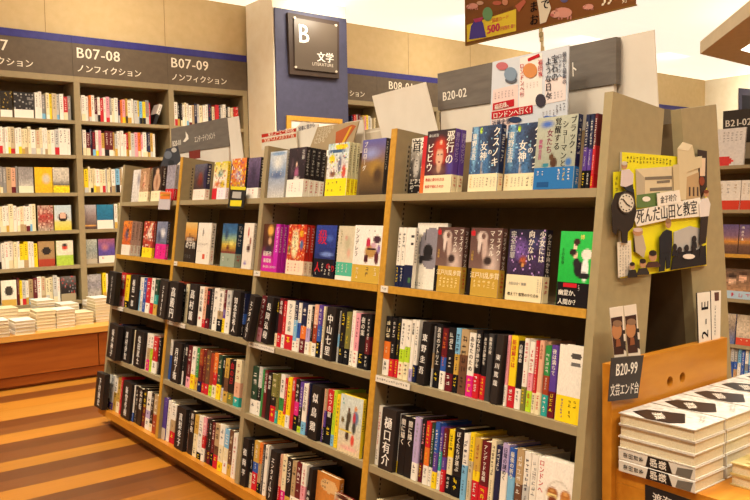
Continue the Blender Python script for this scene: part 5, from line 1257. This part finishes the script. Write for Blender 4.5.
t, lo = cardthing('leaflet', 'beige menu card with orange swirl above the second bay', 'leaflet', [(309, 150), (351, 150), (359, 121), (317.5, 127)], 0, 1.752, .004, '#b09a78', group='leaflets over the second bay')
c = MB()
for i in range(4): put_text(c, lo, 'にひるのゆめの' [:6 - i], (318.5 - i * 1.4, 131.5 + i * 4.2), (334 - i * 3, 128.8 + i * 4.2), 0, 1.7515, '#ddd0b4')
QQ2 = lambda pts, col, d: px_poly(c, lo, pts[::-1], 0, 1.752 - d, col, .0003)
QQ2([(336, 132), (352, 124.5), (356, 126), (342, 147), (335, 147)], '#b8623a', .0006); QQ2([(350, 127), (352, 126.5), (345, 141), (341, 147), (339.5, 147)], '#e0b03a', .0011)
c.build('printing', 'paper', t)
t, lo = cardthing('leaflet', 'plain off-white folder standing behind the menu card', 'leaflet', [(348, 152), (366, 152), (362.5, 119.5), (345, 122.5)], 0, 1.79, .004, '#d8d0c2', group='leaflets over the second bay')
t, lo = cardthing('leaflet_box', 'small pale box beside the blank askew card, over the second bay', 'box', [(364, 152), (383, 152), (382.5, 127), (364, 130)], 0, 1.82, .05, '#cfc3ae')
c = MB(); px_poly(c, lo, [(366, 133.5), (381, 131), (381, 129.5), (366, 132)], 0, 1.8195, '#e6dece', .0004); c.build('box_lid', 'card', t)

# ---- pillar: section sign and framed notice
YS = PY0 - .030
t, lo = cardthing('section_sign', 'square smoked sign lettered B with white characters on the slate pillar', 'sign', [(290, 74), (339.2, 78.5), (339.2, 21.8), (287.8, 12.4)], 1, YS, .027, '#3d2f26', part='backing')
c = MB(); px_poly(c, lo, [(295, 68.5), (337.2, 73), (337.2, 25.5), (294, 17.5)], 1, YS - .012, 'white', .004); c.build('acrylic_plate', 'acrylic', t)
c = MB()
for x, y in ((294.8, 17.6), (336.2, 25.3), (296, 67), (336.4, 71.6)): px_ell(c, lo, x, y, 1.2, 1.2, 1, YS - .0135, '#c8bca8', thick=.013)
c.build('standoff', 'card', t)
c = MB(); v = YS - .0128
put_text(c, lo, 'B', (298.2, 42.0), (310.5, 43.4), 1, v, '#efe8da', bold=.012, size=.22); c.build('lettering', 'paper', t); c = MB(); put_text(c, lo, '文学', (317, 60.5), (334, 62.2), 1, v, '#efe8da'); put_text(c, lo, 'LITERATURE', (312.3, 65.2), (333.5, 67.2), 1, v, '#cfc4b2', bold=0)
c.build('lettering', 'paper', t)
YF = PY0 - .0175
t, lo = cardthing('framed_notice', 'honey wood framed notice low on the slate pillar', 'frame', [(292, 160), (338, 160), (338, 121.5), (291.5, 119.5)], 1, YF + .006, .004, '#e0d9cc', part='notice')
c = MB(); d = YF
for pts in ([(287, 120), (342.5, 123.6), (342.5, 119.2), (287, 115.2)], [(287, 160), (291.3, 160), (291.3, 120.2), (287, 119.8)], [(338.2, 160), (342.5, 160), (342.5, 123.6), (338.2, 123.3)]): px_poly(c, lo, pts, 1, d, 'white', .016)
c.build('wood_frame', 'yellowwood', t)

# ---- hanging banner with a string of charms
XB = 2.6
a, b_ = at((466, 43), 0, XB), at((635, 7), 0, XB)
t = thing('hanging_banner', 'brown campaign banner with pink pigs hanging over the island', 'banner', Matrix.Translation((XB, b_.y, 1.925)))
lo = Vector((XB, b_.y, 1.925))
W_ = a.y - b_.y
c = MB(); c.box(0, 0, 0, .008, W_, .47, '#7c4a1a'); c.box(-.002, -.004, -.004, .010, W_ + .004, 0, '#8a6a2a'); c.box(-.002, W_, 0, .010, W_ + .004, .47, '#8a6a2a'); c.build('banner_panel', 'card', t)
c = MB(); BP = lambda pts, d, col: px_poly(c, lo, pts[::-1], 0, XB - d, col, .0006)
BP([(467, 25), (516, 9), (516, 31), (467, 42)], .001, '#e8cf3a')
BP([(469, 39.5), (471, 26), (475, 20), (480, 19), (483, 23), (486, 37)], .003, '#4a3c9a'); BP([(473, 19), (483, 17), (482, 21), (475, 22.5)], .004, '#b03a6a'); px_ell(c, lo, 487.5, 14, 5, 7, 0, XB - .004, '#6a9a6a', thick=.0006)
put_text(c, lo, '500', (487, 33.8), (500, 30.6), 0, XB - .0025, '#c8305a', bold=.05); put_text(c, lo, '円当たる!', (500.5, 30.4), (514.5, 27), 0, XB - .0025, '#c8305a', bold=.04); put_text(c, lo, '図書カード', (492, 22.5), (509, 18), 0, XB - .0025, '#d8703a'); put_text(c, lo, 'とじた人にはお礼', (494, 14), (514, 8.5), 0, XB - .0025, '#5a3a1c')
c.build('prize_panel', 'card', t)
c = MB()
BP([(537, 0), (547, -4), (551, 8), (546, 22), (540, 24), (539, 12)], .002, '#e6dcc8'); c.build('title_plate', 'card', t)
for s_, x, y, sz, col in (('で', 544.5, 1.5, .085, 'black'), ('ま', 533, 4, .075, 'black'), ('本', 534, -14, .075, 'black'), ('お', 533.5, 17, .07, 'black')):
    c = MB(); put_text(c, lo, s_, (x - 4, y + 8), (x + 5, y + 6), 0, XB - .0035, col, bold=.03); c.build('lettering', 'paper', t)
c = MB(); put_text(c, lo, '♪♪', (601, 6), (613, 3.5), 0, XB - .003, '#f0e4cc'); c.build('music_notes', 'paper', t); c = MB(); put_text(c, lo, '好', (622, 3), (628, 1.6), 0, XB - .003, '#f0e4cc')
c.build('lettering', 'paper', t)
for k, (x, y, s_) in enumerate(((563, 12.5, 1.0), (589, 6.5, .5), (473, 6, .55))):
    c = MB()
    px_ell(c, lo, x, y, 9 * s_, 5.2 * s_, 0, XB - .003, '#d8988a', thick=.001); px_ell(c, lo, x - 8 * s_, y + 1.5 * s_, 4.4 * s_, 3.8 * s_, 0, XB - .0045, '#dca294', thick=.001)
    px_ell(c, lo, x - 11 * s_, y + 2.6 * s_, 1.8 * s_, 1.5 * s_, 0, XB - .006, '#c0706a', thick=.001)
    BP([(x - 8 * s_, y - 1 * s_), (x - 7 * s_, y - 5 * s_), (x - 5 * s_, y - 1 * s_)], .0055, '#b8786c'); px_ell(c, lo, x - 8.4 * s_, y + .4 * s_, .6 * s_, .6 * s_, 0, XB - .0062, '#2a1a18', thick=.0004)
    for dx in (-5, -2, 4, 7): BP([(x + dx * s_, y + 3 * s_), (x + (dx + 1.6) * s_, y + 3 * s_), (x + (dx + 1.4) * s_, y + 7 * s_), (x + dx * s_, y + 7 * s_)], .0028, '#c8867a')
    c.build('pig_print', 'card', t)
for x, y, rx, ry, col in ((497, 3, 4.5, 2.2, '#b8604a'), (505, 2, 3, 3.4, '#c8886a'), (564, -1, 4, 3.6, '#5a5a8a'), (480, 3, 3.4, 2, '#c8a08a')):
    c = MB(); px_ell(c, lo, x, y, rx, ry, 0, XB - .003, col, thick=.001); c.build('food_print', 'card', t)
c = MB(); BP([(515, 6), (524, -1), (526, 2), (519, 12)], .003, '#b8604a'); c.build('food_print', 'card', t)
for yy in (.06, W_ - .06):
    c = MB(); c.tube([(.004, yy, .468), (.004, yy, 1.024)], .002, '#c8c0b0', 6); c.build('cord', 'card', t)
q0, q1 = at((540.5, 28), 0, XB + .004), at((543, 54), 0, XB + .004)
t = thing('hanging_charm_string', 'pale string of little charms hanging below the brown banner', 'ornament', Matrix.Translation(q1))
c = MB(); c.tube([(0, 0, 0), (0, q0.y - q1.y, q0.z - q1.z)], .0016, '#b8a888', 6); c.build('string', 'card', t)
rr = random.Random(6)
for i in range(6):
    f_ = i / 5.5
    c = MB(); w2 = rr.uniform(.008, .013); zc = (q0.z - q1.z) * f_; yc = (q0.y - q1.y) * f_
    n = 8
    c.prism([(w2 * math.cos(2 * math.pi * k / n) * .5, yc + w2 * math.sin(2 * math.pi * k / n)) for k in range(n)], zc - .008, zc + .010, rr.choice(['#d8c8a0', '#c8b48a', '#b0a078'])); c.build('charm', 'card', t)

# shelf talkers hooked on the top shelf edges
def talker(label, pts, art_):
    P = [ISL.m.inverted() @ at(p, 0, 1.56) for p in pts]
    # in the plane just in front of the shelf edge
    def onplane(px):
        d = ISL.m.inverted().to_3x3() @ ray(px); o_ = ISL.m.inverted() @ CAM
        k = (-.014 - o_.y) / d.y
        return o_ + d * k
    P = [onplane(p) for p in pts]
    t = thing('shelf_talker', label, 'card', ISL.m.copy(), 'promotional cards on the top shelf edge')
    c = MB(); c.slab(P, .0015, art_[0]); 
    for pp, col in art_[1:]:
        Q = [onplane(p) + Vector((0, -.0006, 0)) for p in pp]; c.slab(Q, .0004, col)
    c.build('card_face', 'card', t)
    c = MB(); mid = (P[0] + P[1] + P[2] + P[3]) / 4
    c.box(mid.x - .004, -.0124, TOPS[1] - .015, mid.x + .004, -.0006, TOPS[1] - .012, '#b8b0a0'); c.build('clip', 'card', t)
talker('black and yellow promotional card on the third bay\'s top shelf edge', [(227.5, 207.8), (243.5, 208.2), (246, 187), (230.5, 186)], ['#1c1917', ([(230, 206), (241, 206.3), (242, 200.5), (230.6, 200.2)], '#d8c81e'), ([(232, 198), (241, 198.5), (241.5, 192), (233, 191.5)], '#a8a49c'), ([(231, 189.5), (245.5, 190.2), (246, 187), (230.8, 186.2)], '#d8c81e')])
talker('orange and pale promotional card on the farthest bay\'s top shelf edge', [(158, 209.3), (169.5, 209.6), (171, 192), (159.8, 191.5)], ['#b8b0b4', ([(160, 199), (170, 199.2), (170.8, 192.2), (160.2, 191.8)], '#d8742a'), ([(160.4, 196), (170.4, 196.4), (170.6, 194.4), (160.6, 194)], '#e0b040')])

# ---- comics on the bookcases across the next aisle
def aisle_book(px0, px1, row, first, base, H=.19, **k):
    c_ = TOPS2[row] + .0008
    a0 = ISL2.a_at(px0, .015, c_ + H / 2); a1 = ISL2.a_at(px1, .015, c_ + H / 2)
    D = dict(first=first, where='bookcase across the aisle', base=base, spine=k.pop('spine', base[0][1]), **k)
    display_book(place(ISL2, a0, .015, c_), a1 - a0 - .002, H, .016, D, sum(map(ord, first)), '', 'face-out books across the next aisle', 1, (14, 20))
sky = [(0, '#5a3a2a'), (.3, '#6a4a3a'), (.42, '#c8862c'), (.6, '#7a5a70'), (1, '#5a4a78')]
aisle_book(716.5, 745, 1, 'large pale booklet with red corner', B3('#d8d2cc', '#d8d4d0', '#dcd8d4'), H=.245, blobs=[(.3, .12, .32, .14, '#d02a24', .03)], marks=[(.2, .92, .09, .3, 'gray'), (.35, .92, .09, .3, 'gray'), (.5, .92, .09, .3, 'gray'), (.65, .92, .09, .3, 'gray'), (.8, .92, .09, .3, 'gray')])
aisle_book(717, 740.5, 2, 'white cover with red band by the end panel', B3('#ddd4c8', '#e0d8cc', '#e0d8cc'), obi=(.32, '#c8402c'), marks=[(.1, .9, .14, .4, 'tan'), (.4, .9, .14, .4, 'gray'), (.7, .9, .14, .4, 'tan')])
aisle_book(741, 757, 2, 'white cover with red band at the photo edge', B3('#ddd4c8', '#e0d8cc', '#e0d8cc'), obi=(.32, '#c8402c'), marks=[(.1, .9, .14, .4, 'tan'), (.4, .9, .14, .4, 'gray')])
aisle_book(719.5, 738.5, 3, 'sunset street cover by the end panel', sky, noise=.15)
aisle_book(739, 757, 3, 'sunset street cover at the photo edge', sky, noise=.15, marks=[(.1, .95, .2, .5, 'white')])
aisle_book(721, 757, 4, 'warm coloured comic cover with pale blue and red band', B3('#c8986a', '#8a6a50', '#5a4636'), noise=.25, blobs=[(.3, .6, .14, .16, '#e0b898', .4), (.6, .7, .14, .16, '#e0b090', .4), (.3, .75, .18, .12, '#3a2a22', .5), (.62, .85, .18, .1, '#4a3020', .5)], obi=(.26, '#a8c0d0'), omarks=[(.3, .22, .14, .14, 'red'), (.5, .22, .14, .14, 'red'), (.7, .22, .14, .14, 'red')])
aisle_book(722.5, 735.5, 5, 'blue and brown comic cover by the end panel', B3('#5a6a9a', '#8a7a6a', '#b8a890'), noise=.3)
aisle_book(736.5, 757, 5, 'pale comic cover with red band at the photo edge', B3('#b8a08a', '#c8b8a0', '#a89880'), noise=.25, obi=(.24, '#c84a34'), omarks=[(.2, .2, .12, .14, 'cream'), (.5, .2, .12, .14, 'cream')])
rnd = random.Random(12)
for n, (x0, x1, sp) in enumerate(((726.5, 730, 'tan+skyblue:navy|white'), (730.3, 733.5, 'palegray+blue:navy'), (733.8, 737.2, 'gray+blue:white|tan'), (737.5, 740.8, 'skyblue+white:navy'), (741, 744.5, 'blue:white'), (744.8, 748, 'white+gray:blue|skyblue'), (748.3, 752, 'skyblue+blue:white'))):
    c_ = TOPS2[6] + .0006
    a0, a1 = ISL2.a_at(x0, .015, c_ + .09), ISL2.a_at(x1, .015, c_ + .09)
    cols = ' and '.join(cw(q) for q in sp.split('|')[0].split(':')[0].split('+'))
    spine_book(place(ISL2, a0, .015, c_), a1 - a0 - .001, .182, .125, sp, rnd, f'{cols} comic, {ORD[n + 1]} spine on the lowest seen shelf across the aisle', 'comic spines across the next aisle')
t = thing('aisle_header_sign', 'dark header sign lettered B21-02 on the bookcase across the aisle', 'sign', Matrix.Translation((5.08, 0, 0)), None)
a, b_ = at((723, 120), 0, 5.08), at((775, 120), 0, 5.08)
zt, zb = at((735, 110), 0, 5.08).z, at((735, 140), 0, 5.08).z
c = MB(); c.box(0, b_.y, zb - .02, .02, a.y, zt, '#3a332d'); c.build('sign_board', 'plastic', t)
c = MB(); put_text(c, Vector((5.08, 0, 0)), 'B21-02', (725, 127), (752, 124.5), 0, 5.079, '#ece4d6'); c.build('lettering', 'paper', t)
c = MB(); c.box(.004, b_.y + .02, 1.45, .016, a.y - .02, zb - .021, '#b8aa90'); c.build('sign_stand', 'card', t)
# dark framed panel on the far white wall
XR = 11.12
t, lo = cardthing('wall_panel', 'dark slate framed panel on the far white wall', 'panel', [(738.5, 150), (775, 150), (775, 91), (738.5, 88)], 0, XR, .015, '#3d3a48')
c = MB(); px_poly(c, lo, [(742, 140), (770, 140), (770, 97), (742, 95)], 0, XR - .002, '#1e1c22', .003); c.build('inset', 'card', t)

# ================================================================== light, camera
w = bpy.data.worlds.new('shop_ambience'); SC.world = w; w.use_nodes = True
bg = w.node_tree.nodes['Background']; bg.inputs['Color'].default_value = (1.0, 0.82, 0.6, 1); bg.inputs['Strength'].default_value = 0.16
def area(name, loc, sx, sy, energy, color=(1.0, 0.88, 0.70), rot=(0, 0, 0)):
    l = bpy.data.lights.new(name, 'AREA'); l.shape = 'RECTANGLE'; l.size = sx; l.size_y = sy; l.energy = energy; l.color = color; l.spread = math.radians(125)
    o = bpy.data.objects.new(name, l); COL.objects.link(o); o.location = loc; o.rotation_euler = rot
    return o
K = 0.8
for k in range(5):
    area('aisle_lamp', (0.55, 0.4 + 1.1 * k, 2.93), 0.3, 0.3, 24 * K)
    area('far_aisle_lamp', (3.3, 0.4 + 1.1 * k, 2.93), 0.3, 0.3, 18 * K)
for k in range(4):
    area('wall_aisle_lamp', (0.6 + 1.3 * k, 4.95, 2.93), 0.3, 0.3, 20 * K)
for k in range(4):
    area('end_lamp', (0.6 + 1.1 * k, -0.5, 2.93), 0.3, 0.3, 20 * K)

for k in range(6):
    area('wall_fill', (0.4 + 1.7 * k, 5.2, 2.9), 0.5, 0.2, 6.5, (1.0, 0.88, 0.70), (math.radians(62), 0, 0))  # added fill tilted at the back wall to brighten its beige boarding
area('far_wall_fill', (10.2, 4.8, 2.9), 0.5, 0.5, 40, (1.0, 0.88, 0.68), (0, math.radians(-60), 0))  # extra fill light, put in to brighten the far white wall
area('banner_fill', (1.2, 1.6, 2.9), 0.3, 0.3, 12, (1.0, 0.84, 0.62), (0, math.radians(-55), 0))  # fill light added for the banner alone, which came out too dark
cam = bpy.data.cameras.new('camera'); co = bpy.data.objects.new('camera', cam); COL.objects.link(co)
cam.sensor_width = 36; cam.sensor_fit = 'HORIZONTAL'; cam.lens = FPX / 750 * 36; cam.clip_start = 0.05
bk = -FWD; upv = -DOWN
co.matrix_world = Matrix(((RIGHT.x, upv.x, bk.x, 0), (RIGHT.y, upv.y, bk.y, 0), (RIGHT.z, upv.z, bk.z, CAMZ), (0, 0, 0, 1)))
SC.camera = co
SC.view_settings.view_transform = 'Standard'
SC.view_settings.look = 'None'
SC.view_settings.exposure = 0.0
SC.cycles.use_denoising = True
